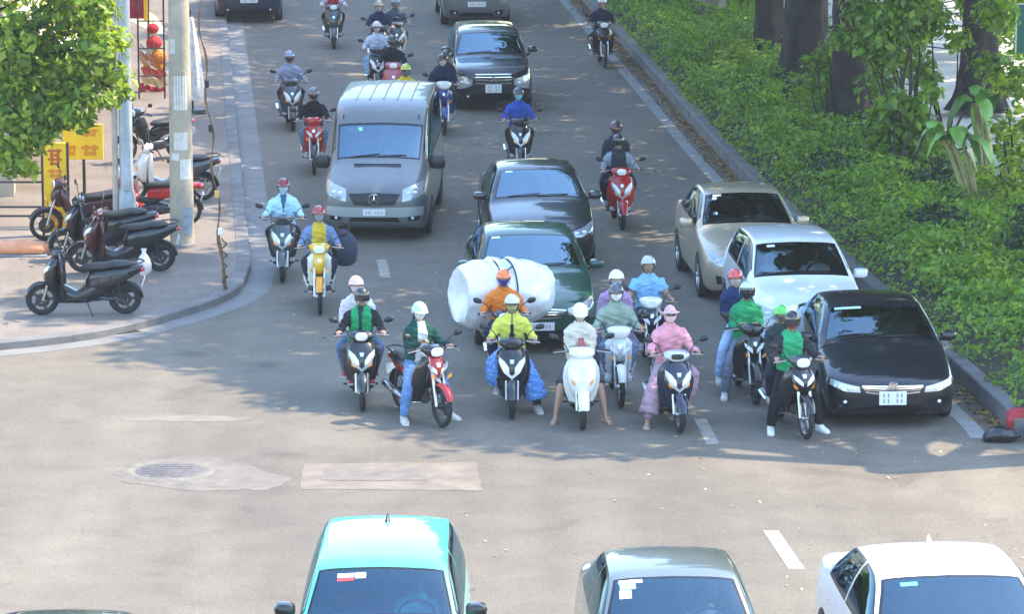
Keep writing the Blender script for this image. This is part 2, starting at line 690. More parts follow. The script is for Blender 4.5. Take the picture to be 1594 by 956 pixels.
# far carriageway beyond the verge: pale sunlit concrete
mb = MB()
far = offset_line(RK, 4.62)
far2 = offset_line(RK, 13.5)
mb.grid([[(*p, 0.006), (*q, 0.006)] for p, q in zip(far, far2)])
structure(mb.build("far_pavement", mat("pale_concrete", (0.55, 0.52, 0.47), 0.9, var=0.12, scale=1.2, bump=0.2), smooth=0))

# painted lane dashes (each one its own mark) and the repaired rectangle
mb = MB()
for a, b, w in (((1187, 826), (1228, 887), 0.19), ((1080, 652), (1100, 692), 0.17), ((586, 404), (592, 432), 0.17)):
    p, q = gp(*a, 0.004), gp(*b, 0.004)
    mb.add([p, p + Vector((w, 0, 0)), q + Vector((w, 0, 0)), q], [(0, 1, 2, 3)])
structure(mb.build("lane_marking", ROADPAINT, smooth=0))


def irregular(pts, z, jit, name, m):
    P = [gp(*p, z) for p in pts]
    out = []
    for i, p in enumerate(P):
        q = P[(i + 1) % len(P)]
        n = max(2, int((q - p).length / 0.15))
        for k in range(n):
            r = p.lerp(q, k / n)
            out.append((r.x + rng.uniform(-jit, jit), r.y + rng.uniform(-jit, jit)))
    mb = MB()
    V = [Vector((x, y, z)) for x, y in out]
    mb.add(V, [tuple(t) for t in tessellate_polygon([V])])
    return structure(mb.build(name, m, smooth=0))


PATCH = mat("repair_patch_rim", (0.166, 0.139, 0.110), 0.9, var=0.25, scale=3)
irregular([(472, 722), (742, 720), (750, 764), (470, 762)], 0.004, 0.025, "road_patch", PATCH)
irregular([(505, 731), (660, 730), (664, 748), (503, 748)], 0.008, 0.02, "road_patch_middle", mat("repair_patch", (0.142, 0.125, 0.106), 0.9, var=0.2, scale=5))
irregular([(170, 735), (220, 714), (330, 712), (420, 735), (455, 742), (420, 762), (300, 766), (200, 752)], 0.0035, 0.06, "road_patch_round_manhole",
          mat("manhole_concrete", (0.142, 0.126, 0.104), 0.9, var=0.22, scale=4))
irregular([(180, 652), (300, 645), (400, 652), (330, 657), (200, 656)], 0.003, 0.05, "road_stain", mat("pale_stain", (0.168, 0.148, 0.12), 0.9, var=0.2, scale=3))
mh = thing("manhole_cover", "round iron manhole cover set in the sunlit junction asphalt", "manhole", gp(262, 734))
mb = MB()
mb.lathe([(0.0, 0.012), (0.40, 0.012), (0.42, 0.006)], (0, 0, 0), 'Z', 32)
for k in range(-3, 4):
    hw = math.sqrt(max(0.36 ** 2 - (k * 0.1) ** 2, 0.01))
    mb.box((0, k * 0.1, 0.014), (hw * 2, 0.03, 0.010), bev=0.004)
mb.build("lid", mat("cast_iron", (0.11, 0.10, 0.10), 0.75, 0.1, var=0.3, scale=10), mh)
mb = MB()
mb.lathe([(0.43, 0.005), (0.46, 0.016), (0.56, 0.014), (0.60, 0.004)], (0, 0, 0), 'Z', 32)
mb.build("collar", mat("manhole_collar", (0.15, 0.134, 0.112), 0.85, var=0.25, scale=5), mh)

# drain inlet in the kerb
dr = thing("drain_inlet", "dark slot of a storm drain in the kerb below the parked black scooter", "drain", gp(187, 519))
mb = MB()
mb.box((0, 0.02, 0.012), (0.58, 0.26, 0.012), Matrix.Rotation(RAD(32), 3, 'Z'), 0.004)
mb.build("slot", mat("drain_dark", (0.004, 0.004, 0.004), 0.9), dr)
mb = MB()
mb.box((0, 0.02, 0.006), (0.7, 0.36, 0.008), Matrix.Rotation(RAD(32), 3, 'Z'), 0.003)
mb.build("frame", CONCRETE, dr)


# ------------------------------------------------------------------ leaf litter
def litter(name, P, m, s0, s1):
    P = np.array(P)
    N = np.tile([0, 0, 1.0], (len(P), 1)) + nrg.normal(size=(len(P), 3)) * 0.25
    me = leaf_mesh(name, P, N, nrg.uniform(s0, s1, len(P)), m, droop=0, asp=0.5)
    o = bpy.data.objects.new(name, me)
    COL.objects.link(o)
    return tag(o, kind="stuff")


DRY = leafmat("dry_leaf", (0.16, 0.075, 0.03), (0.42, 0.27, 0.08), 0.1)
PALE = leafmat("pale_dry_leaf", (0.26, 0.20, 0.09), (0.48, 0.42, 0.24), 0.1)
P = []
seg = [i for i in range(len(RK)) if RK[i][1] < 140]
for _ in range(7000):
    i = rng.choice(seg)
    d = -abs(rng.gauss(0, 0.15)) - 0.005
    q = offset_line(RK[max(i - 1, 0):i + 3], d)[1]
    P.append((q[0] + rng.uniform(-.2, .2) * 0.1, q[1] + rng.uniform(-0.25, 0.25), 0.012 + rng.random() * 0.02))
litter("gutter_leaves", P, DRY, 0.05, 0.11)
P = []
for _ in range(230):
    q = gp(rng.uniform(0, 1594), rng.uniform(560, 955))
    if rng.random() < 0.25 + 0.75 * q.x / 6:
        P.append((q.x, q.y, 0.012))
for _ in range(500):
    q = gp(rng.uniform(430, 1300), rng.uniform(0, 560))
    P.append((q.x, q.y, 0.012))
litter("fallen_leaves", P, PALE, 0.04, 0.085)

# ------------------------------------------------------------------ verge ground cover
HEDGE = leafmat("ground_cover_leaf", (0.07, 0.165, 0.025), (0.29, 0.45, 0.065), 0.45)
NL = 135000
ii = nrg.integers(0, len(RK), NL)
ok = (RK[ii][:, 1] < 125)
ii = ii[ok]
t_ = np.gradient(RK, axis=0)
t_ /= np.linalg.norm(t_, axis=1)[:, None]
nr_ = np.stack([t_[:, 1], -t_[:, 0]], 1)
dd = 0.12 + nrg.random(len(ii)) ** 0.8 * 3.9
xy = RK[ii] + nr_[ii] * dd[:, None] + t_[ii] * nrg.uniform(-0.35, 0.35, len(ii))[:, None]
nz = (np.sin(xy[:, 0] * 2.1 + np.sin(xy[:, 1] * 0.9) * 2) * np.cos(xy[:, 1] * 1.6 + 0.7) + 0.6 * np.sin(xy[:, 0] * 5.3 + xy[:, 1] * 4.1)) * 0.5
top = 0.26 + (0.42 + 0.30 * nz) * np.clip((dd - 0.1) / 0.45, 0.25, 1)
dep = nrg.random(len(ii)) ** 2.2
zz = 0.26 + (top - 0.26) * (1 - dep * 0.75)
PP = np.stack([xy[:, 0], xy[:, 1], zz], 1)
NN = np.stack([-0.35 * nr_[ii][:, 0], -0.35 * nr_[ii][:, 1] - 0.2, np.ones(len(ii))], 1) + nrg.normal(size=(len(ii), 3)) * 0.5
o = bpy.data.objects.new("ground_cover", leaf_mesh("ground_cover", PP, NN, nrg.uniform(0.06, 0.14, len(ii)), HEDGE))
COL.objects.link(o)
tag(o, kind="stuff")

# ------------------------------------------------------------------ trees
BARK = mat("dark_bark", (0.034, 0.028, 0.025), 0.95, var=0.6, scale=3, bump=1.0, bscale=9)
PALEBARK = mat("pale_bark", (0.2, 0.17, 0.12), 0.95, var=0.3, scale=6, bump=0.6, bscale=16)
CANOPY = leafmat("canopy_leaf", (0.03, 0.075, 0.015), (0.09, 0.18, 0.035), 0.3)
LIME = leafmat("lime_leaf", (0.045, 0.115, 0.015), (0.34, 0.46, 0.05), 0.42)
MIDGREEN = leafmat("mid_green_leaf", (0.07, 0.16, 0.025), (0.24, 0.40, 0.06), 0.42)
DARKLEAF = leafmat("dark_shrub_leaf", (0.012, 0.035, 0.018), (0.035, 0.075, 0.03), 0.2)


def trunk_mb(base, r, h, lean=(0, 0), flare=1.6, buttress=True):
    mb = MB()
    n, rows = 48, 30
    P = []
    ph = rng.uniform(0, 6)
    for i in range(rows):
        t = i / (rows - 1)
        z = h * t
        rr = r * (1 + (flare - 1) * math.exp(-z / 0.5)) * (1 - 0.35 * t)
        c = Vector((lean[0] * t + 0.05 * math.sin(3 * t + ph), lean[1] * t, z - 0.1))
        P.append([c + Vector((math.cos(a), math.sin(a), 0)) * rr * (1 + (0.16 * math.exp(-z / 0.8) + 0.03) * math.sin(5 * a + ph) + 0.03 * math.sin(11 * a + 3 * z + math.sin(5 * z)) + 0.015 * math.sin(19 * a - 6 * z))
                  for a in [2 * math.pi * j / n for j in range(n)]])
    mb.grid(P, True, True)
    return mb


def limb(mb, a, b, r0, r1, sag=0.6):
    a, b = Vector(a), Vector(b)
    n = 6
    pts = []
    off = Vector((rng.uniform(-.5, .5), rng.uniform(-.5, .5), sag))
    for i in range(n + 1):
        t = i / n
        pts.append(a.lerp(b, t) + off * math.sin(math.pi * t) * 0.5)
    mb.tube(pts, [r0 + (r1 - r0) * i / n for i in range(n + 1)], 8)


def inpoly(x, y, poly):
    c = False
    n = len(poly)
    for i in range(n):
        x1, y1 = poly[i]
        x2, y2 = poly[(i + 1) % n]
        if (y1 > y) != (y2 > y) and x < (x2 - x1) * (y - y1) / (y2 - y1) + x1:
            c = not c
    return c


def project(p):
    v = Vector(p) - Vector((0, 0, CAM_H))
    z = v.y * _ca - v.z * _sa
    return 797 + FPX * v.x / z, 478 - FPX * (v.y * _sa + v.z * _ca) / z


SHADE = [(372, -420), (392, -60), (395, 10), (500, 30), (510, 52), (400, 66), (400, 84), (560, 88), (560, 118), (385, 132), (380, 150), (300, 185), (300, 235), (400, 250), (420, 300), (425, 398),
         (250, 402), (60, 420), (20, 470), (60, 500), (180, 505), (215, 520), (150, 541), (235, 552), (330, 610), (440, 618), (500, 650), (570, 655), (660, 686), (800, 692), (960, 702), (1140, 690),
         (1330, 700), (1420, 682), (1600, 695), (1750, 690), (1750, 240), (1560, 180), (1460, 60), (1430, -50), (1380, -420)]
crown_pts = []
gx = -9.0
k_sun = SUN_AZ / math.tan(RAD(SUN_EL))
for gx in np.arange(-9, 14, 1.3):
    for gy in np.arange(46, 140, 1.3):
        x = gx + rng.uniform(-0.5, 0.5)
        y = gy + rng.uniform(-0.5, 0.5)
        px, py = project((x, y, 0))
        if not inpoly(px, py, SHADE):
            continue
        kx = np.interp(y, RK[:, 1], RK[:, 0])
        want = kx + rng.uniform(-0.6, 3.2)
        h = (want - x) / k_sun.x
        h = min(max(h, 7.5 + rng.random() * 2), 15.5)
        crown_pts.append((x + k_sun.x * h, y + k_sun.y * h, h))
for gy in np.arange(60, 128, 1.5):
    for k in range(2):
        kx = np.interp(gy, RK[:, 1], RK[:, 0])
        crown_pts.append((kx - rng.uniform(-.3, 2.4), gy + rng.uniform(-.7, .7), rng.uniform(8, 12)))
trunks = [(gp(1250, 158), 0.50, BARK, "massive dark tree trunk left of the other, nearest the tall gap in the leaves"),
          (gp(1322, 222), 0.44, BARK, "massive dark tree trunk rising behind the hedge left of the banana plant"),
          (gp(1528, 178), 0.40, BARK, "dark tree trunk beside the green sign"),
          (gp(1106, 48), 0.30, PALEBARK, "pale tan tree trunk at the top just right of the road"),
          (gp(1196, 115), 0.34, BARK, "ivy-clad trunk farthest along the verge of the three in a row"),
          (Vector((9.6, 60, 0)), 0.5, BARK, None), (Vector((10.2, 49.8, 0)), 0.45, BARK, None), (Vector((4.6, 112, 0)), 0.5, BARK, None),
          (Vector((2.0, 133, 0)), 0.45, BARK, None)]
groups = [[] for _ in trunks]
for p in crown_pts:
    k = min(range(len(trunks)), key=lambda i: (trunks[i][0].x - p[0]) ** 2 + (trunks[i][0].y - p[1]) ** 2)
    groups[k].append(p)
for k, (b, r, bm_, lab) in enumerate(trunks):
    t = thing("shade_tree", lab or "shade tree spreading its crown over the road", "tree", (b.x, b.y, 0.2), 0, "big shade trees on the verge")
    mb = trunk_mb((0, 0, 0), r, 7.4, (rng.uniform(-.3, .1), 0))
    g = groups[k]
    tops = sorted(g, key=lambda p: rng.random())[:14]
    for p in tops:
        limb(mb, (rng.uniform(-.1, .1), rng.uniform(-.1, .1), rng.uniform(5.6, 7.0)), (p[0] - b.x, p[1] - b.y, p[2] - 0.4), r * 0.42, 0.05, 1.0)
    mb.build("trunk", bm_, t, smooth=60)
    if g:
        PPs, NNs = zip(*[clump_points((p[0] - b.x, p[1] - b.y, p[2] - 0.2), rng.uniform(1.0, 1.35), 290, 0.6, 0.1) for p in g])
        PP, NN = np.concatenate(PPs), np.concatenate(NNs)
        o = bpy.data.objects.new("crown", leaf_mesh("crown", PP, NN, nrg.uniform(0.28, 0.46, len(PP)), CANOPY, 0.3, 0.6))
        COL.objects.link(o)
        o.parent = t


def leafy(name, label, cat, base, clumps, m, size, per, group=None, stems=True, stem_m=None, trunk_r=0.03, flat=0.8, shell=0.2):
    """a plant: stems from its base to every clump, leaves in clumps; clumps = (point, radius)"""
    base = Vector(base)
    t = thing(name, label, cat, base, 0, group)
    if stems == 'trunk':
        zc_ = sum(c.z for c, r in clumps) / len(clumps) - base.z
        mb = MB()
        mb.tube([(0, 0, -.1), (.05, 0, zc_ * .5), (0, 0, zc_), (0.1, 0, zc_ + 1.5)], [.22, .18, .15, .08], 12)
        for c, r in clumps:
            limb(mb, (0, 0, zc_ + rng.uniform(-.4, .8)), (Vector(c) - base) + Vector((0, .25, 0)), trunk_r * .5, trunk_r * 0.2, 0.1)
        mb.build("trunk", stem_m or BARK, t)
    elif stems:
        mb = MB()
        for c, r in clumps:
            limb(mb, (rng.uniform(-.05, .05), rng.uniform(-.05, .05), 0), Vector(c) - base, trunk_r, trunk_r * 0.3, 0.2)
        mb.build("stem", stem_m or BARK, t)
    Ps, Ns = zip(*[clump_points(Vector(c) - base, r, max(20, int(per * r * r)), flat, shell) for c, r in clumps])
    PP, NN = np.concatenate(Ps), np.concatenate(Ns)
    o = bpy.data.objects.new("foliage", leaf_mesh("foliage", PP, NN, nrg.uniform(size[0], size[1], len(PP)), m))
    COL.objects.link(o)
    o.parent = t
    return t


# near street tree at the left edge: trunk outside the frame, crown over the pavement
cl = []
for px, py, r in ((40, 40, .55), (100, 20, .5), (150, 10, .4), (30, 110, .5), (90, 90, .6), (150, 75, .45), (175, 60, .3), (60, 160, .5), (120, 150, .5), (175, 120, .35), (190, 145, .22), (170, 155, .22),
                  (30, 200, .5), (75, 200, .3), (130, 185, .25), (15, 90, .6), (60, 120, .6), (110, 110, .55), (55, 215, .35), (100, 175, .4), (20, 250, .34), (40, 262, .22), (145, 45, .4), (0, 60, .6), (0, 160, .6), (0, 240, .35), (70, -40, .6), (0, -30, .6), (130, -50, .5)):
    cl.append((at_depth(px, py, 60.9 + rng.uniform(-.5, .7)), r * 1.0))
b = at_depth(-150, 440, 61.8)
t = leafy("street_tree", "lime green street tree overhanging the yellow sign at the left edge", "tree", (b.x, b.y, 0.12), cl, LIME, (0.08, 0.24), 1500, trunk_r=0.07, shell=0.15, stems="trunk")

# climbing leaves on the far trunk, saplings, hanging branches and shrubs of the verge
def px_clumps(L, Y):
    return [(at_depth(x, y, Y + rng.uniform(-.3, .3)), r) for x, y, r in L]


leafy("ivy", "ivy covering the farthest trunk of the verge", "climber", gp(1196, 118, .25), px_clumps([(1190, 100, .5), (1196, 60, .5), (1188, 20, .5), (1205, -10, .5), (1180, 80, .4), (1215, 40, .35)], 89.1), MIDGREEN, (0.1, 0.18), 420, stems=False)
leafy("sapling", "leafy bright sapling between the two massive trunks", "young tree", gp(1285, 215, .25), px_clumps([(1280, 180, .4), (1262, 130, .35), (1290, 120, .4), (1270, 95, .3), (1300, 150, .35), (1290, 80, .3), (1262, 205, .45), (1300, 210, .45)], 78.1), MIDGREEN, (0.1, 0.2), 1100, trunk_r=.03)
leafy("hanging_branch", "leafy branch hanging in front of the bright gap right of the massive trunks", "branch", gp(1405, 265, .25), px_clumps([(1400, 30, .5), (1430, 10, .45), (1380, 60, .4), (1420, 60, .4), (1360, 40, .3), (1390, 90, .35), (1440, 50, .3), (1360, 90, .3), (1345, 70, .25), (1400, -30, .6), (1450, -20, .5), (1330, 60, .2)], 73.1), MIDGREEN, (0.12, 0.26), 900, trunk_r=.03)
leafy("broadleaf_shrub", "broad leaved shrub arching in front of the massive trunk", "shrub", gp(1400, 285, .25), px_clumps([(1400, 160, .35), (1380, 180, .4), (1430, 170, .35), (1400, 210, .45), (1360, 200, .4), (1440, 200, .35), (1420, 240, .4), (1370, 240, .4), (1340, 250, .35), (1450, 145, .25)], 71.7), MIDGREEN, (0.15, 0.32), 560, trunk_r=.03)
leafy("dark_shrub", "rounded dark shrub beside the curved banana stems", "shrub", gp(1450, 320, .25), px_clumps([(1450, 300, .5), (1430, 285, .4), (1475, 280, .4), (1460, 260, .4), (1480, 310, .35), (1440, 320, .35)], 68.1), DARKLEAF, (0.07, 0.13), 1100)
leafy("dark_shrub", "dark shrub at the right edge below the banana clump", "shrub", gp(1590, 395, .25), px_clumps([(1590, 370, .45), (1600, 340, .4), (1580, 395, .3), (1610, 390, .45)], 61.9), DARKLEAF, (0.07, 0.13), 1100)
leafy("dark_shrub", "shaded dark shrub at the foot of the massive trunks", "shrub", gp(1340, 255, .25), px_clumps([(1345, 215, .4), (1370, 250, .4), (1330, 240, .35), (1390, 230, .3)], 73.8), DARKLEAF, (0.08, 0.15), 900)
leafy("lime_sapling", "yellow green sapling behind the green sign at the right edge", "young tree", gp(1580, 320, .25), px_clumps([(1580, 250, .4), (1560, 200, .35), (1590, 190, .4), (1570, 290, .4), (1600, 290, .4), (1590, 140, .35), (1560, 130, .3), (1560, 330, .3)], 67.1), LIME, (0.09, 0.2), 800)
leafy("lime_shrub", "yellow green shrub in front of the banana stems", "shrub", gp(1490, 370, .25), px_clumps([(1480, 350, .25), (1510, 345, .28), (1460, 345, .2), (1530, 360, .25), (1500, 365, .25)], 64.8), LIME, (0.07, 0.15), 900)  # yellow green comes from the lime leaf material
leafy("far_shrub", "bright shrub by the kerb at the far end of the verge", "shrub", gp(1060, 55, .25), px_clumps([(1060, 30, .5), (1020, 10, .5), (1090, 40, .45), (1070, 0, .6), (1010, -20, .5), (1140, 45, .4), (1160, 10, .5), (1120, -20, .5)], 99.6), MIDGREEN, (0.1, 0.22), 900)
leafy("far_shrub", "shrub mass closing the view behind the far trunks", "shrub", gp(1220, 60, .25), px_clumps([(1220, 40, .6), (1180, -10, .7), (1250, 20, .6), (1330, 20, .5), (1330, 90, .6), (1210, 90, .5), (1560, 40, .7), (1590, 90, .6), (1540, -10, .8), (1590, 10, .7), (1500, 10, .35)], 91.7), MIDGREEN, (0.12, 0.24), 800)


# shrubs that break up the ground cover, and hanging foliage among the trunks
for k, (px, py, r, mt, lab) in enumerate(((1075, 95, .55, MIDGREEN, "bright mounded shrub on the verge nearest the far bend"), (1120, 150, .5, MIDGREEN, "rounded shrub in the ground cover below the ivy-clad trunk"), (1170, 190, .45, HEDGE, "low mound of leaves left of the massive trunks"),
        (1225, 230, .5, MIDGREEN, "mounded shrub at the foot of the left massive trunk"), (1265, 285, .5, HEDGE, "leafy mound between kerb and massive trunks"), (1330, 320, .55, MIDGREEN, "wide leafy mound above the white hatchback"),
        (1395, 370, .5, HEDGE, "leafy mound right of the white hatchback's roof"), (1450, 420, .5, MIDGREEN, "mounded shrub above the black sedan"), (1540, 440, .5, HEDGE, "leafy mound near the right edge above the black sedan"), (1575, 520, .45, MIDGREEN, "mounded shrub at the right edge near the kerb end"),
        (1400, 325, .45, LIME, "yellow green mound left of the dark shrub"), (1150, 110, .5, LIME, "yellow green mound by the far trunks"), (1300, 285, .5, DARKLEAF, "dark mound of leaves below the massive trunks"), (1440, 365, .55, DARKLEAF, "dark mound of leaves left of the yellow green shrub"), (1500, 460, .45, LIME, "yellow green mound right of the black sedan"), (1210, 175, .45, DARKLEAF, "dark mound of leaves left of the left massive trunk"))):
    c0 = gp(px, py, .3)
    leafy("verge_shrub", lab, "shrub", gp(px, py, .25), [(c0 + Vector((rng.uniform(-.5, .5), rng.uniform(-1.2, 1.2), rng.uniform(.15, .45))), r * rng.uniform(.7, 1.1)) for _ in range(5)], mt, (.08, .16), 700, group="shrubs in the verge", trunk_r=.012)
leafy("leafy_branch", "leafy branches drooping between the right massive trunk and the green sign", "branch", gp(1470, 240, .25), px_clumps([(1450, 30, .5), (1490, 60, .35), (1420, 100, .5), (1550, 20, .5), (1580, 120, .45), (1540, 100, .4), (1370, 130, .5), (1390, 20, .6), (1345, 20, .5), (1310, 60, .35), (1570, 230, .45), (1440, 120, .4)], 74), MIDGREEN, (.12, .26), 800, trunk_r=.03)

# trees farther down the street, beyond the top of the photograph, that the roofs and bonnets mirror
for k, (x, y) in enumerate(((-17, 142), (-13, 158), (-9, 176), (-3, 186), (4, 182), (9, 168), (15, 160), (-21, 128), (19, 140))):
    hh = rng.uniform(10, 14)
    leafy("street_tree", "tree down the street beyond the top edge", "tree", (x, y, 0), [(Vector((x + rng.uniform(-3, 3), y + rng.uniform(-3, 3), rng.uniform(2.2, hh))), rng.uniform(1.8, 2.6)) for _ in range(16)], CANOPY, (.6, 1.0), 55, group="trees down the street", trunk_r=.16)


def banana(label, base, H, n, lean, seed):
    r_ = random.Random(seed)
    t = thing("banana_plant", label, "banana plant", base, 0, "banana plants on the verge")
    mb = MB()
    tops = []
    for k in range(3):
        d = Vector((lean + r_.uniform(-.18, .18), r_.uniform(-.15, .15), 0))
        pts = [Vector((k * 0.09 - 0.09, 0, -0.05)) + d * (i / 5) ** 1.6 + Vector((0, 0, H * i / 5)) for i in range(6)]
        mb.tube(pts, [0.07, 0.062, 0.055, 0.05, 0.042, 0.03], 9)
        tops.append(pts[-1])
    mb.build("stem", mat("banana_stem", (0.3, 0.27, 0.12), 0.6, var=0.25, scale=6), t)
    lm = mat("banana_leaf", (0.15, 0.32, 0.06), 0.4, var=0.3, scale=2)
    for k in range(n):
        a = 2 * math.pi * k / n + r_.uniform(-.3, .3)
        o0 = tops[k % 3]
        Ln = r_.uniform(0.9, 1.35)
        rise = r_.uniform(0.5, 1.3)
        dirv = Vector((math.cos(a), math.sin(a), 0))
        side = Vector((-dirv.y, dirv.x, 0))
        P = []
        for i in range(11):
            s = i / 10
            c = o0 + dirv * Ln * s * (0.75 - .25 * s) + Vector((0, 0, rise * s - 1.5 * s * s * Ln * 0.7))
            w = 0.155 * math.sin(math.pi * min(1, s * 0.93 + 0.06)) ** 0.7
            P.append([c + side * w * v + Vector((0, 0, -0.35 * w * abs(v) + 0.02 * math.sin(17 * s + k + 3 * v))) for v in (-1, -.5, 0, .5, 1)])
        mb = MB()
        mb.grid(P)
        mb.grid([[q - Vector((0, 0, 0.004)) for q in r] for r in P])
        mb.build("leaf", lm, t, smooth=60)
    return t


banana("banana plant with curved pale stems beside the dark shrub", gp(1512, 330, .25), 1.35, 9, -0.35, 3)
banana("taller banana plant behind the curved one with broad upright leaves", gp(1535, 262, .25), 1.3, 7, -0.05, 8)

# far buildings and walls that close the view on the left
FACADE = mat("shop_wall", (0.42, 0.36, 0.28), 0.9, var=0.15, scale=1.2)
bd = thing("shop_house", "cream shop house behind the street tree with open dark shopfronts", "building", (-10.9, 88, 0.12), RAD(4.8))
mb = MB()
for k in range(6):
    y0 = -18 + k * 7.0
    mb.box((0, y0, 1.5), (0.5, 0.7, 3.0))
mb.box((0, 0, 5.0), (0.5, 42, 4.0))
mb.box((-4, 0, 3.5), (0.3, 42, 7))
mb.box((-2, 0, 7.1), (4.6, 42.6, 0.2))
mb.build("wall", FACADE, bd)
for k in range(5):
    mb = MB()
    y0 = -14.5 + k * 7.0
    mb.box((-1.6, y0, 1.5), (0.1, 6.2, 3.0))
    for j in range(12):
        mb.box((-1.53, y0 - 2.8 + j * 0.5, 1.5), (0.04, 0.06, 2.9))
    mb.build("shopfront", mat("dark_shutter", (0.07, 0.065, 0.07), 0.7, var=0.3, scale=2), bd)
    mb = MB()
    P = [[(0.25 + 1.5 * s, y0 + yy, 3.0 - 0.55 * s + 0.05 * math.sin(yy * 6)) for yy in np.linspace(-3.1, 3.1, 26)] for s in (0, .33, .66, 1, 1.01)]
    P[-1] = [(x, y, z - 0.22) for x, y, z in P[-1]]
    mb.grid(P)
    mb.build("awning", cloth([(0.5, 0.45, 0.36), (0.35, 0.05, 0.04), (0.08, 0.2, 0.28), (0.5, 0.3, 0.08), (0.4, 0.4, 0.38)][k]), bd)
    for j in range(2):
        mb = MB()
        mb.box((0.26, y0 - 1.6 + j * 3.2, 5.2), (0.06, 1.3, 1.5))
        mb.build("window", mat("dark_window", (0.03, 0.04, 0.045), 0.1), bd)

# ------------------------------------------------------------------ hazy summer air
mb = MB()
mb.box((0, 90, 9.5), (1100, 1300, 21.2))
hz = mb.build("haze", [], smooth=0)
hm_ = bpy.data.materials.new("haze_air")
hm_.use_nodes = True
hm_.node_tree.nodes.clear()
ho_ = hm_.node_tree.nodes.new("ShaderNodeOutputMaterial")
hv_ = hm_.node_tree.nodes.new("ShaderNodeVolumePrincipled")
hv_.inputs["Color"].default_value = (0.86, 0.92, 1.0, 1)
hv_.inputs["Density"].default_value = 0.00032
hv_.inputs["Anisotropy"].default_value = 0.2
hm_.node_tree.links.new(hv_.outputs[0], ho_.inputs["Volume"])
hz.data.materials.append(hm_)
tag(hz, kind="stuff")
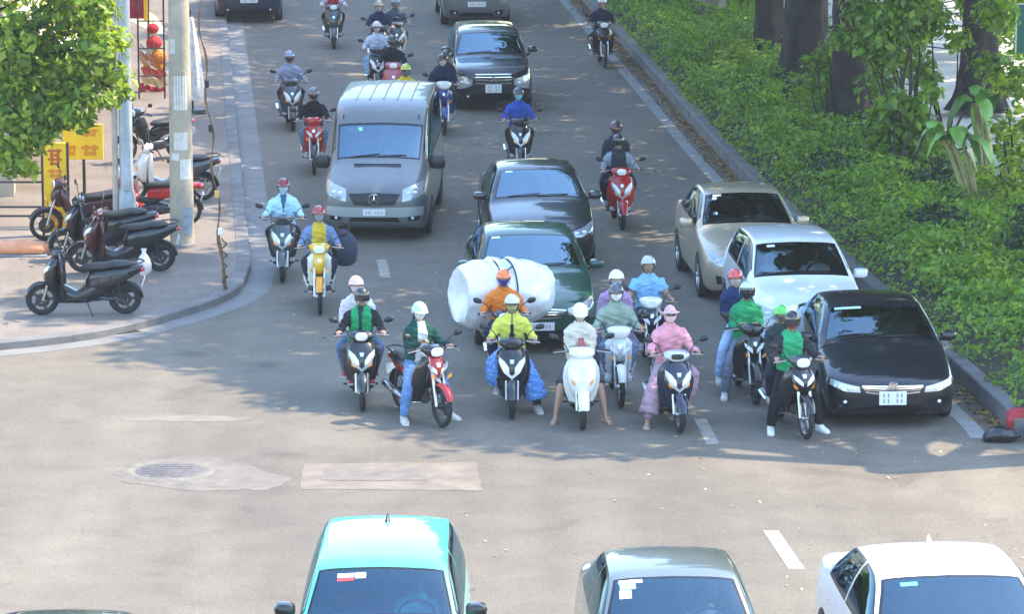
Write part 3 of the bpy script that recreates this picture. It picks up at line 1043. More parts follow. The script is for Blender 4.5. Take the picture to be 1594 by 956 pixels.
# ================================================================== CARS
# local frame: nose towards -Y, +Z up, origin on the ground under the middle
# station: y, z0, xs(sill), xm(widest), zm, xb(belt), zb, xe(edge), ze, zt(top centre)
CARS = {
    'sedan': dict(L=4.5, wheels=(0.86, 3.50), R=0.315, cow=1.30, wtop=2.05, bp=2.55, sg=(1.52, 3.50), rw=(3.32, 3.92), st=[
        (0.00, .27, .55, .64, .46, .60, .60, .48, .66, .68), (0.05, .22, .66, .74, .46, .70, .64, .55, .70, .725), (0.18, .19, .78, .83, .50, .78, .70, .62, .755, .785),
        (0.45, .18, .82, .87, .54, .82, .78, .68, .835, .87), (0.9, .18, .83, .885, .56, .84, .87, .70, .915, .955),
        (1.24, .18, .83, .885, .57, .85, .925, .70, .97, 1.01), (1.34, .18, .83, .885, .57, .85, .935, .695, 1.02, 1.055),
        (2.05, .18, .83, .885, .58, .845, .955, .575, 1.385, 1.425), (2.2, .18, .83, .885, .58, .845, .958, .565, 1.42, 1.46), (2.6, .18, .83, .885, .58, .845, .965, .56, 1.435, 1.475),
        (3.15, .18, .83, .885, .58, .845, .985, .55, 1.40, 1.44), (3.32, .18, .83, .885, .58, .84, .99, .545, 1.36, 1.40), (3.92, .18, .83, .88, .58, .81, 1.02, .60, 1.06, 1.09),
        (4.1, .2, .82, .86, .58, .79, 1.02, .62, 1.045, 1.065), (4.38, .26, .76, .80, .58, .73, .99, .58, 1.02, 1.035), (4.5, .32, .62, .68, .58, .62, .9, .5, .94, .95)]),
    'hatch': dict(L=3.9, wheels=(0.78, 3.22), R=0.30, cow=1.02, wtop=1.72, bp=2.2, sg=(1.22, 3.25), rw=(3.45, 3.78), st=[
        (0.00, .27, .55, .62, .46, .58, .62, .46, .68, .70), (0.05, .22, .66, .72, .48, .68, .67, .53, .73, .755), (0.18, .19, .76, .81, .52, .76, .75, .60, .80, .83),
        (0.45, .18, .80, .84, .56, .79, .84, .65, .89, .93), (0.96, .18, .81, .85, .57, .81, .93, .67, .99, 1.03), (1.06, .18, .81, .85, .57, .815, .94, .665, 1.04, 1.08),
        (1.72, .18, .81, .85, .58, .81, .965, .565, 1.43, 1.47), (1.88, .18, .81, .85, .58, .81, .97, .555, 1.47, 1.51), (2.3, .18, .81, .85, .58, .81, .98, .55, 1.49, 1.53),
        (3.0, .18, .81, .85, .58, .81, 1.0, .545, 1.465, 1.505), (3.4, .18, .80, .84, .58, .79, 1.02, .53, 1.41, 1.45), (3.78, .2, .76, .8, .6, .74, 1.0, .52, 1.03, 1.06), (3.9, .3, .62, .7, .6, .66, .86, .45, .9, .92)]),
    'suv': dict(L=4.45, wheels=(0.84, 3.58), R=0.345, cow=1.20, wtop=1.90, bp=2.5, sg=(1.42, 3.95), rw=(4.12, 4.34), st=[
        (0.00, .34, .58, .66, .55, .62, .76, .50, .84, .86), (0.05, .28, .69, .76, .57, .72, .82, .58, .90, .925), (0.18, .23, .80, .85, .60, .80, .89, .66, .97, .99),
        (0.45, .22, .84, .885, .62, .835, .95, .70, 1.02, 1.05), (1.14, .22, .85, .895, .63, .85, 1.03, .715, 1.10, 1.135), (1.24, .22, .85, .895, .63, .85, 1.04, .71, 1.145, 1.185),
        (1.90, .22, .85, .895, .63, .85, 1.065, .605, 1.56, 1.605), (2.05, .22, .85, .895, .63, .85, 1.07, .595, 1.605, 1.65), (2.6, .22, .85, .895, .63, .85, 1.08, .59, 1.63, 1.675),
        (3.4, .22, .85, .895, .63, .845, 1.1, .585, 1.615, 1.66), (4.08, .22, .84, .88, .63, .82, 1.12, .57, 1.57, 1.61), (4.34, .26, .8, .84, .65, .77, 1.08, .58, 1.12, 1.15), (4.45, .34, .66, .74, .65, .7, .96, .5, 1.0, 1.02)]),
    'van': dict(L=5.1, wheels=(0.92, 4.0), R=0.34, cow=0.98, wtop=1.68, bp=2.3, sg=(1.25, 4.7), rw=(4.85, 5.0), st=[
        (0.00, .32, .60, .70, .52, .66, .76, .52, .86, .88), (0.06, .26, .74, .82, .55, .77, .84, .60, .95, .98), (0.2, .22, .87, .93, .60, .87, .93, .66, 1.06, 1.09),
        (0.5, .22, .90, .955, .65, .90, 1.04, .72, 1.17, 1.21), (0.92, .22, .91, .965, .70, .91, 1.16, .76, 1.32, 1.36), (1.02, .22, .91, .965, .70, .915, 1.18, .765, 1.38, 1.43),
        (1.68, .22, .91, .965, .72, .92, 1.24, .79, 1.98, 2.03), (1.76, .22, .91, .965, .72, .92, 1.25, .80, 2.10, 2.15), (2.1, .22, .91, .965, .72, .92, 1.25, .82, 2.26, 2.31), (2.5, .22, .91, .965, .72, .92, 1.25, .82, 2.32, 2.37),
        (3.6, .22, .91, .965, .72, .92, 1.25, .82, 2.34, 2.39), (4.75, .22, .91, .965, .72, .92, 1.25, .81, 2.32, 2.37), (5.0, .26, .89, .94, .72, .89, 1.25, .72, 2.1, 2.18), (5.1, .34, .84, .88, .72, .82, 1.25, .66, 1.9, 1.96)]),
}
DARKIN = mat("car_interior", (0.022, 0.022, 0.025), 0.8, var=0.2)
SEATM = mat("seat_fabric", (0.05, 0.047, 0.045), 0.9, var=0.2, scale=12)
FRIT = mat("glass_frit", (0.006, 0.006, 0.007), 0.25)
GRILLE = mat("grille_black", (0.006, 0.006, 0.007), 0.35)
SEAM = mat("panel_gap", (0.004, 0.004, 0.004), 0.8)


class Surf:
    """lofted body surface S(u, v): u along the length, v 0..7 up the half section (mirrored for x<0)"""

    def __init__(s, T, L):
        s.y = [a[0] for a in T]
        rows = []
        for a in T:
            y, z0, xs, xm, zm, xb, zb, xe, ze, zt = a
            if ze > 0.955 and L < 5:
                xe *= 1.085
            rows.append([(0, z0), (xs * .9, z0), (xs, z0 + .05), (xm, zm), (xb, zb), (xe, ze), (xe * .6, ze + (zt - ze) * .72), (0, zt)])
        s.T = np.array(rows).reshape(len(T), -1)
        s.L = L
        s.cache = {}

    def sec(s, u):
        k = round(u, 5)
        if k not in s.cache:
            s.cache[k] = pchip(s.y, s.T, [u])[0].reshape(8, 2)
        return s.cache[k]

    def at(s, u, v, side=1):
        p = pchip(np.arange(8), s.sec(u), [v])[0]
        return Vector((p[0] * side, u - s.L / 2, p[1]))

    def nrm(s, u, v, side=1):
        e = 0.01
        du = s.at(min(u + e, s.y[-1]), v, side) - s.at(max(u - e, 0), v, side)
        dv = s.at(u, min(v + e, 7), side) - s.at(u, max(v - e, 0), side)
        n = dv.cross(du) * (1 if side > 0 else -1)
        n = n.normalized() if n.length > 1e-9 else Vector((0, 0, 1))
        return n


def breaks(a, b, n, extra):
    s = set(np.round(np.linspace(a, b, n), 4)) | set(round(e, 4) for e in extra)
    out = []
    for x in sorted(s):
        if out and x - out[-1] < 0.004:
            continue
        out.append(x)
    for e in extra:
        e = round(e, 4)
        if e not in out:
            out = sorted([x for x in out if abs(x - e) > 0.01] + [e])
    return out


_BODY = {}


def car_base(kind):
    if kind in _BODY:
        return _BODY[kind]
    C = CARS[kind]
    L, S = C['L'], Surf(C['st'], C['L'])
    cow, wt, (s0, s1), (r0, r1), bp = C['cow'], C['wtop'], C['sg'], C['rw'], C['bp']
    us = breaks(0, L, 64, [cow + .03, wt - .03, s0, bp - .03, bp + .03, s1, r0 + .02, r1 - .02])
    vs = breaks(0, 7, 43, [4.12, 4.9, 5.09])
    mb = MB()
    P = []
    for u in us:
        half = [S.at(u, v) for v in vs]
        P.append(half + [Vector((-p.x, p.y, p.z)) for p in half[-2:0:-1]])
    nv, nc = len(vs), len(P[0])

    def isglass(u, v):
        if v > 5.09 and cow + .03 < u < wt - .03:
            return True
        if 4.12 < v < 4.9 and (s0 < u < bp - .03 or bp + .03 < u < s1):
            return True
        if v > 5.09 and r0 + .02 < u < r1 - .02:
            return True
        return False
    verts = [p for r in P for p in r]
    for i in range(len(us) - 1):
        for j in range(nc):
            k = (j + 1) % nc
            jj = j if j < nv - 1 else 2 * (nv - 1) - 1 - j
            um, vm = (us[i] + us[i + 1]) / 2, (vs[jj] + vs[jj + 1]) / 2
            m = 1 if isglass(um, vm) else (2 if vm < 1.05 else 0)
            mb.f.append((i * nc + j, i * nc + k, (i + 1) * nc + k, (i + 1) * nc + j))
            mb.mi.append(m)
    mb.v = [tuple(p) for p in verts]
    # rounded caps
    for row, yo in ((P[0], -0.035), (P[-1], 0.04)):
        c = sum((Vector(p) for p in row), Vector()) / nc
        prev = [verts.index(p) for p in ()]
        base = 0 if yo < 0 else (len(us) - 1) * nc
        cur = list(range(base, base + nc))
        for sc, k in ((0.86, .55), (0.5, .9), (0.12, 1.0)):
            o = len(mb.v)
            for p in row:
                q = c + (Vector(p) - c) * sc
                mb.v.append((q.x, row[0].y + yo * k, q.z))
            for j in range(nc):
                mb.f.append((cur[j], cur[(j + 1) % nc], o + (j + 1) % nc, o + j))
                mb.mi.append(0)
            cur = list(range(o, o + nc))
        mb.f.append(tuple(cur))
        mb.mi.append(0)
    me = mb.mesh("body_base", [SEAM, SEAM, SEAM], smooth=0)
    ob = bpy.data.objects.new("tmp_body", me)
    COL.objects.link(ob)
    cut = MB()
    W = max(a[3] for a in C['st'])
    for wy in C['wheels']:
        for sx in (-1, 1):
            cut.lathe([(0.0, sx * (W - .33)), (C['R'] + .055, sx * (W - .33)), (C['R'] + .055, sx * (W + .3)), (0.0, sx * (W + .3))], (0, wy - L / 2, C['R']), 'X', 40, 2)
    cme = cut.mesh("cut", [SEAM, SEAM, SEAM], smooth=0, weld=0.0001)
    co = bpy.data.objects.new("tmp_cut", cme)
    COL.objects.link(co)
    md = ob.modifiers.new("b", 'BOOLEAN')
    md.operation = 'DIFFERENCE'
    md.solver = 'EXACT'
    md.object = co
    dg = bpy.context.evaluated_depsgraph_get()
    res = bpy.data.meshes.new_from_object(ob.evaluated_get(dg))
    bpy.data.objects.remove(ob)
    bpy.data.objects.remove(co)
    bm = bmesh.new()
    bm.from_mesh(res)
    bvh = BVHTree.FromBMesh(bm)
    bmesh.ops.delete(bm, geom=[f for f in bm.faces if f.material_index == 1], context='FACES')
    for f in bm.faces:
        f.smooth = True
        if f.material_index == 2:
            f.material_index = 1
    bm.to_mesh(res)
    bm.free()
    res.set_sharp_from_angle(angle=RAD(38))
    _BODY[kind] = (S, C, res, bvh)
    return _BODY[kind]


def patch(mb, S, u0, u1, v0, v1, off=0.0, nu=10, nv=8, mirror=False, side=1, frit=0.0, fm=1):
    us = [u0 + (u1 - u0) * i / nu for i in range(nu + 1)]
    if frit:
        us = sorted(set([u0, u0 + frit, u1 - frit, u1] + us[1:-1]))
    if mirror:
        vv = [(v0 + (7 - v0) * i / nv, 1) for i in range(nv + 1)]
        if frit:
            vv = [(v0, 1), (v0 + .12, 1)] + vv[1:]
        cols = vv + [(v, -1) for v, _ in vv[-2::-1]]
    else:
        cols = [(v0 + (v1 - v0) * i / nv, side) for i in range(nv + 1)]
        if frit:
            cols = sorted(set([(v0, side), (v0 + .07, side), (v1 - .07, side), (v1, side)] + cols[1:-1]))
    P = [[S.at(u, v, sd) + S.nrm(u, v, sd) * off for v, sd in cols] for u in us]
    nr, nc = len(P), len(P[0])
    o = len(mb.v)
    mb.v.extend(tuple(p) for r in P for p in r)
    for i in range(nr - 1):
        for j in range(nc - 1):
            mb.f.append(tuple(o + k for k in (i * nc + j, i * nc + j + 1, (i + 1) * nc + j + 1, (i + 1) * nc + j)))
            edge = frit and (i in (0, nr - 2) or j in (0, nc - 2))
            mb.mi.append(fm if edge else mb.m)


def seam(mb, S, path, w=0.007, off=0.0025, side=1):
    pts = [(S.at(u, v, side), S.nrm(u, v, side)) for u, v in path]
    P = []
    for i, (p, n) in enumerate(pts):
        t = pts[min(i + 1, len(pts) - 1)][0] - pts[max(i - 1, 0)][0]
        b = t.cross(n).normalized() * w / 2 if t.length > 1e-6 else Vector((0, 0, w))
        P.append([p - b + n * off, p + n * off * 1.4, p + b + n * off])
    mb.grid(P)


def lerp_path(pts, n=8):
    out = []
    for a, b in zip(pts[:-1], pts[1:]):
        out += [(a[0] + (b[0] - a[0]) * i / n, a[1] + (b[1] - a[1]) * i / n) for i in range(n)]
    return out + [pts[-1]]


def proj(mb, bvh, L, top, bot, n=10, k=3, off=0.006, thick=0.02, m=None):
    """a plate with depth laid on the nose: top and bottom edges as (x, z) lists, dropped on the body along +Y"""
    top, bot = np.array(top, float), np.array(bot, float)

    def samp(e, t):
        d = np.concatenate([[0], np.cumsum(np.linalg.norm(np.diff(e, axis=0), axis=1))])
        return np.array([np.interp(t * d[-1], d, e[:, c]) for c in (0, 1)])
    P = []
    for j in range(k + 1):
        row = []
        for i in range(n + 1):
            q = samp(top, i / n) * (1 - j / k) + samp(bot, i / n) * j / k
            h = bvh.ray_cast(Vector((q[0], -L / 2 - 1, q[1])), Vector((0, 1, 0)))
            y = h[0].y if h[0] is not None else (row[-1].y if row else -L / 2 + .1)
            row.append(Vector((q[0], min(y, -L / 2 + .75) - off, q[1])))
        P.append(row)
    mb.grid(P, m=m)
    edge = P[0] + [r[-1] for r in P[1:]] + P[-1][-2::-1] + [r[0] for r in P[-2:0:-1]]
    mb.grid([edge + [edge[0]], [q + Vector((0, thick, 0)) for q in edge + [edge[0]]]], m=m)


def wheel_car(parent, x, y, R, rimcol, steer=0.0):
    sx = 1 if x > 0 else -1
    mb = MB()
    w = .10
    mb.lathe([(R * .62, -w), (R * .92, -w), (R * .985, -w * .8), (R, -w * .45), (R, w * .45), (R * .985, w * .8), (R * .92, w), (R * .62, w)], (0, 0, 0), 'X', 36)
    o = mb.build("wheel", RUBBER, parent)
    o.location = (x, y, R)
    o.rotation_euler = (0, 0, steer)
    mb = MB()
    mb.lathe([(R * .64, -w * .9), (R * .66, sx * w * .95), (R * .60, sx * w * .98), (R * .57, sx * w * .5)], (0, 0, 0), 'X', 36)
    for k in range(5):
        a = 2 * math.pi * k / 5
        for d in (-.12, .12):
            p0 = Vector((sx * w * .7, math.cos(a + d * 2) * R * .14, math.sin(a + d * 2) * R * .14))
            p1 = Vector((sx * w * .85, math.cos(a + d) * R * .6, math.sin(a + d) * R * .6))
            mb.tube([p0, p1], [.024, .018], 6)
    mb.lathe([(0.0, sx * w * .8), (R * .16, sx * w * .75), (R * .18, sx * w * .4)], (0, 0, 0), 'X', 16)
    mb.lathe([(0.0, sx * w * .2), (R * .5, sx * w * .2)], (0, 0, 0), 'X', 20, m=1)
    mb.build("rim", [rimcol, DARKMETAL], o)


def emblem(kind, parent, p, r):
    mb = MB()
    if kind == 'star':
        mb.torus(p, r, r * .1, 'Y', 24, 6)
        for k in range(3):
            a = math.pi / 2 + k * 2 * math.pi / 3
            mb.tube([Vector(p), Vector(p) + Vector((math.cos(a), 0, math.sin(a))) * r * .98], [r * .2, r * .05], 6)
    elif kind == 'diamonds':
        for k in range(3):
            a = math.pi / 2 + k * 2 * math.pi / 3
            d = Vector((math.cos(a), 0, math.sin(a)))
            s = Vector((-d.z, 0, d.x))
            c = Vector(p)
            q = [c + d * r * .06, c + d * r * .55 + s * r * .32, c + d * r * 1.05, c + d * r * .55 - s * r * .32]
            mb.grid([[x + Vector((0, -.012, 0)) for x in q], [x + Vector((0, .01, 0)) for x in q]], True, True)
    else:
        mb.rings([(Vector(p) + Vector((0, -.012, 0)), (r, 0, 0), (0, 0, r * .55), 2), (Vector(p) + Vector((0, .02, 0)), (r, 0, 0), (0, 0, r * .55), 2)], 20)
        mb.torus(Vector(p) + Vector((0, -.012, 0)), r * .9, r * .09, 'Y', 20, 6)
    mb.build("emblem", CHROME, parent)


def make_car(name, label, kind, loc, rot, body_m, cat="car", W=1.0, L=1.0, H=1.0, style=None, rim=None, cut_nose=False, plate=True, glass=None, mirrors=None, fin=None,
             emb='oval', stickers=(), chrome=True, lamps=LENS, interior=True, roofrack=False, wheel_steer=0.0, seats=SEATM):
    S, C, base, bvh = car_base(kind)
    t = thing(name, label, cat, loc, rot)
    t.scale = (W, L, H)
    Ln = C['L']
    cow, wt, (s0, s1), (r0, r1), bp = C['cow'], C['wtop'], C['sg'], C['rw'], C['bp']
    me = base.copy()
    me.materials.clear()
    me.materials.append(body_m)
    me.materials.append(SEAM)
    bo = bpy.data.objects.new("body", me)
    COL.objects.link(bo)
    bo.parent = t
    mb = MB()
    patch(mb, S, cow + .03, wt - .03, 5.09, 7, -0.003, 10, 8, mirror=True, frit=.035)
    ws = mb.build("windscreen", [glass or GLASS, FRIT], t, smooth=60)
    mb = MB()
    zc = S.at(cow + .06, 7).z
    for x0, x1 in ((-.52, .02), (-.02, .5)):
        a, b = S.at(cow + .05, 6.0, 1), S.at(cow + .12, 6.6, 1)
        pts = []
        for i in range(7):
            s = i / 6
            x = x0 + (x1 - x0) * s
            v = 7 - 1.7 * min(abs(x) / .62, 1)
            pts.append(S.at(cow + .045 + .05 * s, v, 1 if x > 0 else -1) + Vector((0, -.004, .018)))
            pts[-1].x = x
        mb.tube(pts, .008, 6)
    mb.build("wiper", BLACK, t)
    mb = MB()
    patch(mb, S, r0 + .02, r1 - .02, 5.09, 7, -0.003, 6, 6, mirror=True, frit=.03)
    mb.build("rear_window", [SIDEGLASS, FRIT], t, smooth=60)
    for sd in (1, -1):
        for a, b in ((s0, bp - .03), (bp + .03, s1)):
            mb = MB()
            patch(mb, S, a, b, 4.12, 4.9, -0.003, 8, 4, side=sd, frit=.02)
            mb.build("side_window", [SIDEGLASS, FRIT], t, smooth=60)
    # panel gaps: doors, bonnet, bumper
    mb = MB()
    dr = bp + (s1 - bp) * .85
    for sd in (1, -1):
        seam(mb, S, lerp_path([(cow + .12, 1.7), (cow + .10, 4.05)]), side=sd)
        seam(mb, S, lerp_path([(bp, 1.6), (bp, 4.1)]), side=sd)
        seam(mb, S, lerp_path([(dr - .1, 2.2), (dr, 4.05)]), side=sd)
        seam(mb, S, lerp_path([(cow + .12, 1.7), (dr - .1, 1.75)], 16), side=sd)
        seam(mb, S, lerp_path([(.22, 4.9), (.5, 4.75), (cow - .06, 4.75)], 8), side=sd)
        seam(mb, S, lerp_path([(.30, 2.3), (.34, 3.9)]), side=sd)
        seam(mb, S, lerp_path([(wt + .02, 5.12), (s1, 5.12)], 14), side=sd, w=.018)
        seam(mb, S, lerp_path([(wt - .02, 5.42), (wt + .1, 5.45), (s1 - .25, 5.45)], 14), side=sd, w=.022)
    seam(mb, S, [(.17, 7 - .12 * i) for i in range(18)], side=1)
    seam(mb, S, [(.17, 7 - .12 * i) for i in range(18)], side=-1)
    mb.build("panel_gap", SEAM, t)
    for sd in (1, -1):
        for u in (bp - .18, dr - .14):
            hm = MB()
            p, n = S.at(u, 3.62, sd), S.nrm(u, 3.62, sd)
            hm.tube([p + Vector((0, -.09, 0)) + n * .005, p + Vector((0, -.06, 0)) + n * .03, p + Vector((0, .06, 0)) + n * .03, p + Vector((0, .09, 0)) + n * .005], .013, 6)
            hm.build("door_handle", CHROME if chrome else body_m, t)
    # nose
    st = style or {}
    z = S.at(0.05, 5).z
    hl = st.get('head')
    for sd in (1, -1):
        mb = MB()
        if hl is None:
            hl = [(.42, z - .03), (.62, z + .02), (.80, z + .085)], [(.44, z - .12), (.62, z - .12), (.82, z - .02)]
        proj(mb, bvh, Ln, [(x * sd, zz) for x, zz in hl[0]], [(x * sd, zz) for x, zz in hl[1]], 10, 4, .008)
        h = mb.build("headlight", st.get('headm', mat("headlight_glass", (0.42, 0.45, 0.48), 0.08, 0.35, 1.0)), t)
        mb = MB()
        for f in (.3, .62):
            q = Vector(((hl[0][0][0] * (1 - f) + hl[0][-1][0] * f) * sd, 0, (hl[0][1][1] + hl[1][1][1]) / 2 - .005 + .04 * (f - .4)))
            hh = bvh.ray_cast(Vector((q.x, -Ln / 2 - 1, q.z)), Vector((0, 1, 0)))
            if hh[0] is not None:
                mb.ball(hh[0] + Vector((0, -.004, 0)), (.05, .02, .036), 12, 6)
        if mb.v:
            mb.build("bulb", LENS, h)
        mb = MB()
        fz = st.get('fog', (.56, .36))
        proj(mb, bvh, Ln, [((fz[0] - .11) * sd, fz[1] + .05), ((fz[0] + .13) * sd, fz[1] + .08)], [((fz[0] - .07) * sd, fz[1] - .05), ((fz[0] + .11) * sd, fz[1] - .05)], 6, 2, .006)
        f = mb.build("fog_lamp_recess", GRILLE, t)
        hh = bvh.ray_cast(Vector((fz[0] * sd, -Ln / 2 - 1, fz[1])), Vector((0, 1, 0)))
        if hh[0] is not None:
            mb = MB()
            mb.ball(hh[0] + Vector((0, -.008, 0)), (.026, .012, .026), 12, 6)
            mb.build("fog_lamp", LENS, f)
    g = st.get('grille') or ([(-.40, z - .05), (0, z - .03), (.40, z - .05)], [(-.34, z - .15), (0, z - .17), (.34, z - .15)])
    mb = MB()
    proj(mb, bvh, Ln, g[0], g[1], 12, 3, .006)
    gr = mb.build("grille", GRILLE, t)
    mb = MB()
    if chrome:
        e = np.array(g[0], float)
        w = .022
        proj(mb, bvh, Ln, e + [0, w / 2], e - [0, w / 2], 12, 1, .014)
        e = np.array(g[1], float)
        proj(mb, bvh, Ln, e + [0, w / 2], e - [0, w / 2], 12, 1, .014)
    for f in (.3, .6):
        e = np.array(g[0], float) * (1 - f) + np.array(g[1], float) * f
        proj(mb, bvh, Ln, e + [0, .006], e - [0, .006], 12, 1, .012)
    mb.build("grille_trim", CHROME if chrome else BLACK, gr)
    i0 = st.get('intake', .30)
    mb = MB()
    proj(mb, bvh, Ln, [(-.40, i0 + .07), (.40, i0 + .07)], [(-.46, i0 - .04), (.46, i0 - .04)], 12, 2, .006)
    mb.build("lower_intake", GRILLE, t)
    hc = bvh.ray_cast(Vector((0, -Ln / 2 - 1, g[0][len(g[0]) // 2][1])), Vector((0, 1, 0)))
    if emb and hc[0] is not None:
        ez = (g[0][1][1] + g[1][1][1]) / 2 if emb != 'oval' else g[0][1][1] + .015
        hc = bvh.ray_cast(Vector((0, -Ln / 2 - 1, ez)), Vector((0, 1, 0)))
        emblem(emb, t, (0, hc[0].y - .03, ez), {'star': .1, 'diamonds': .075}.get(emb, .062))
    if plate:
        pz = st.get('plate', i0 + .13)
        hp = bvh.ray_cast(Vector((0, -Ln / 2 - 1, pz)), Vector((0, 1, 0)))
        py = (hp[0].y if hp[0] is not None else -Ln / 2) - .03
        mb = MB()
        pw, ph = st.get('psize', (.34, .17))
        mb.box((0, py, pz), (pw, .012, ph), bev=.004)
        po = mb.build("licence_plate", WHITE, t)
        po.data.materials.append(mat("worn_plate_ink", (0.28, 0.29, 0.3), 0.6))
        bm = bmesh.new()
        bm.from_mesh(po.data)
        for row, dz in (((5, .04), (5, -.04)) if ph > .14 else ((8, 0),)):
            for i in range(row):
                if (i * 7 + row) % 5 == 4:
                    continue
                cx, w2, y1 = (i - (row - 1) / 2) * pw * .8 / row, pw * .14 / row, py - .0085
                f = bm.faces.new([bm.verts.new((cx + a * w2, y1, pz + dz + b * (.026 + .004 * (i % 2)))) for a, b in ((-1, -1), (1, -1), (1, 1), (-1, 1))])
                f.material_index = 1
        bm.to_mesh(po.data)
        bm.free()
    # mirrors
    mm = mirrors or body_m
    for sd in (1, -1):
        p = S.at(cow + .36, 4.05, sd)
        c = p + Vector((sd * .13, -.02, .06 if kind != 'suv' else .16))
        mb = MB()
        mb.tube([p + Vector((-sd * .02, 0, .0)), c + Vector((-sd * .02, 0, -.03))], [.03, .022], 8)
        k = 1.35 if kind == 'van' else 1.0
        mb.rings([(c + Vector((0, -.07, 0)), (.05 * k, 0, 0), (0, 0, .03 * k), 2.4), (c + Vector((0, -.05, 0)), (.095 * k, 0, 0), (0, 0, .062 * k * k), 2.6),
                  (c + Vector((0, .0, 0)), (.112 * k, 0, 0), (0, 0, .075 * k * k), 3), (c + Vector((0, .04, 0)), (.108 * k, 0, 0), (0, 0, .072 * k * k), 3)], 16)
        mo = mb.build("door_mirror", mm, t)
        mb = MB()
        mb.rings([(c + Vector((0, .041, 0)), (.095 * k, 0, 0), (0, 0, .06 * k * k), 3), (c + Vector((0, .044, 0)), (.095 * k, 0, 0), (0, 0, .06 * k * k), 3)], 16)
        mb.build("mirror_glass", MIRROR, mo)
    W_ = max(a[3] for a in C['st'])
    for wy in C['wheels']:
        for sd in (1, -1):
            wheel_car(t, sd * (W_ - .105), wy - Ln / 2, C['R'], rim or STEEL, wheel_steer if wy < 1.5 else 0)
    if fin is not None:
        mb = MB()
        uu = s1 - .35 if kind != 'sedan' else 3.05
        p = S.at(uu, 7)
        mb.rings([(p + Vector((0, 0, -.01)), (.035, 0, 0), (0, .09, 0), 2), (p + Vector((0, .02, .03)), (.022, 0, 0), (0, .06, 0), 2), (p + Vector((0, .05, .075)), (.006, 0, 0), (0, .018, 0), 2)], 12)
        mb.build("roof_aerial", fin, t)
    for k, (x, f, w, h, c) in enumerate(stickers):
        u0 = wt - .06 - f
        mb = MB()
        v = lambda xx: 7 - 1.78 * min(abs(xx) / .58, 1)
        P = []
        for uu in (u0, u0 - h):
            row = []
            for i in range(5):
                xx = x - w / 2 + w * i / 4
                q = S.at(uu, v(xx), 1 if xx > 0 else -1)
                q.x = xx
                row.append(q + Vector((0, -.006, .006)))
            P.append(row)
        mb.grid(P)
        mb.build("windscreen_sticker", c, t)
    if interior:
        zf = .36 if kind != 'van' else .7
        x = W_ - .12
        mb = MB()
        mb.box((0, (cow + s1) / 2 - Ln / 2, zf - .1), (x * 2, s1 - cow - .3, .06))
        zd = S.at(cow, 7).z
        mb.rings([((0, cow + .12 - Ln / 2, zd - .10), (x * .93, 0, 0), (0, 0, .09), 4), ((0, cow + .3 - Ln / 2, zd - .085), (x * .96, 0, 0), (0, 0, .085), 4), ((0, cow + .52 - Ln / 2, zd - .13), (x * .96, 0, 0), (0, 0, .12), 4)], 20)
        mb.tube([(0.36, cow + .4 - Ln / 2, zd - .12), (0.36, cow + .60 - Ln / 2, zd - .06)], .03, 8)
        io = mb.build("dashboard", DARKIN, t)
        mb = MB()
        c = Vector((.36, cow + .62 - Ln / 2, zd - .05))
        q = Matrix.Rotation(RAD(25), 3, 'X')
        ring = [c + q @ Vector((.185 * math.cos(a), 0, .185 * math.sin(a))) for a in np.linspace(0, 2 * math.pi, 25)]
        mb.tube(ring, .016, 8)
        mb.tube([c + q @ Vector((-.18, 0, 0)), c, c + q @ Vector((.18, 0, 0))], .018, 6)
        mb.tube([c, c + q @ Vector((0, 0, -.18))], .018, 6)
        mb.build("steering_wheel", BLACK, io)
        mb = MB()
        mb.box((0, wt + .02 - Ln / 2 + .02, S.at(wt, 7).z - .10), (.22, .03, .06), bev=.012)
        mb.build("rear_view_mirror", BLACK, t)
        rows = [(wt + .25, (-.36, .36)), (wt + 1.15, (-.36, .36))] + ([(wt + 2.0, (-.36, .36))] if kind == 'van' else [])
        for yy, xs in rows:
            for xx in xs:
                mb = MB()
                b0 = yy - Ln / 2
                mb.box((xx, b0 - .12, zf + .02), (.5, .52, .18), bev=.06)
                rr = Matrix.Rotation(RAD(-14), 3, 'X')
                mb.box((xx, b0 + .20, zf + .38), (.48, .15, .62), rr, .06)
                mb.box((xx, b0 + .29, zf + .76), (.26, .10, .17), rr, .04)
                mb.build("seat", seats, t)
    if kind == 'van':
        for k in range(5):
            xx = -.5 + .25 * k
            mb = MB()
            mb.tube([Vector((xx, u - Ln / 2, S.at(u, 7 - 1.5 * abs(xx) / .62).z + .006)) for u in np.linspace(2.3, 4.7, 14)], .018, 6, flat=.6)
            mb.build("roof_rib", body_m, t)
        mb = MB()
        proj(mb, bvh, Ln, [(-.93, .66), (-.5, .655), (0, .65), (.5, .655), (.93, .66)], [(-.93, .50), (-.5, .47), (0, .465), (.5, .47), (.93, .50)], 24, 3, .012)
        mb.build("bumper", mat("bumper_silver", (.36, .38, .38), .45, .3, .3), t)
        mb = MB()
        for zz in (.96, .99):
            mb.tube([(-.42, bvh.ray_cast(Vector((-.42, -6, 1.30)), Vector((0, 1, 0)))[0].y - .004, 1.30 + (zz - .96)), (.42, bvh.ray_cast(Vector((.42, -6, 1.30)), Vector((0, 1, 0)))[0].y - .004, 1.30 + (zz - .96))], .012, 6)
        mb.build("bonnet_vent", SEAM, t)
    return t


YAW = 4.6


def nose_at(px, py, yaw, L):
    """place a car by the ground point under its front bumper"""
    p = gp(px, py)
    a = RAD(yaw)
    return Vector((p.x - math.sin(a) * L / 2, p.y + math.cos(a) * L / 2, 0)), a


def top_at(px, py, yaw, kind, W, L, H):
    """place a car by where the middle of its windscreen's top edge is seen"""
    S, C = car_base(kind)[:2]
    q = S.at(C['wtop'], 7)
    p = gp(px, py, q.z * H)
    a = RAD(yaw)
    return Vector((p.x + math.sin(a) * q.y * L, p.y - math.cos(a) * q.y * L, 0)), a


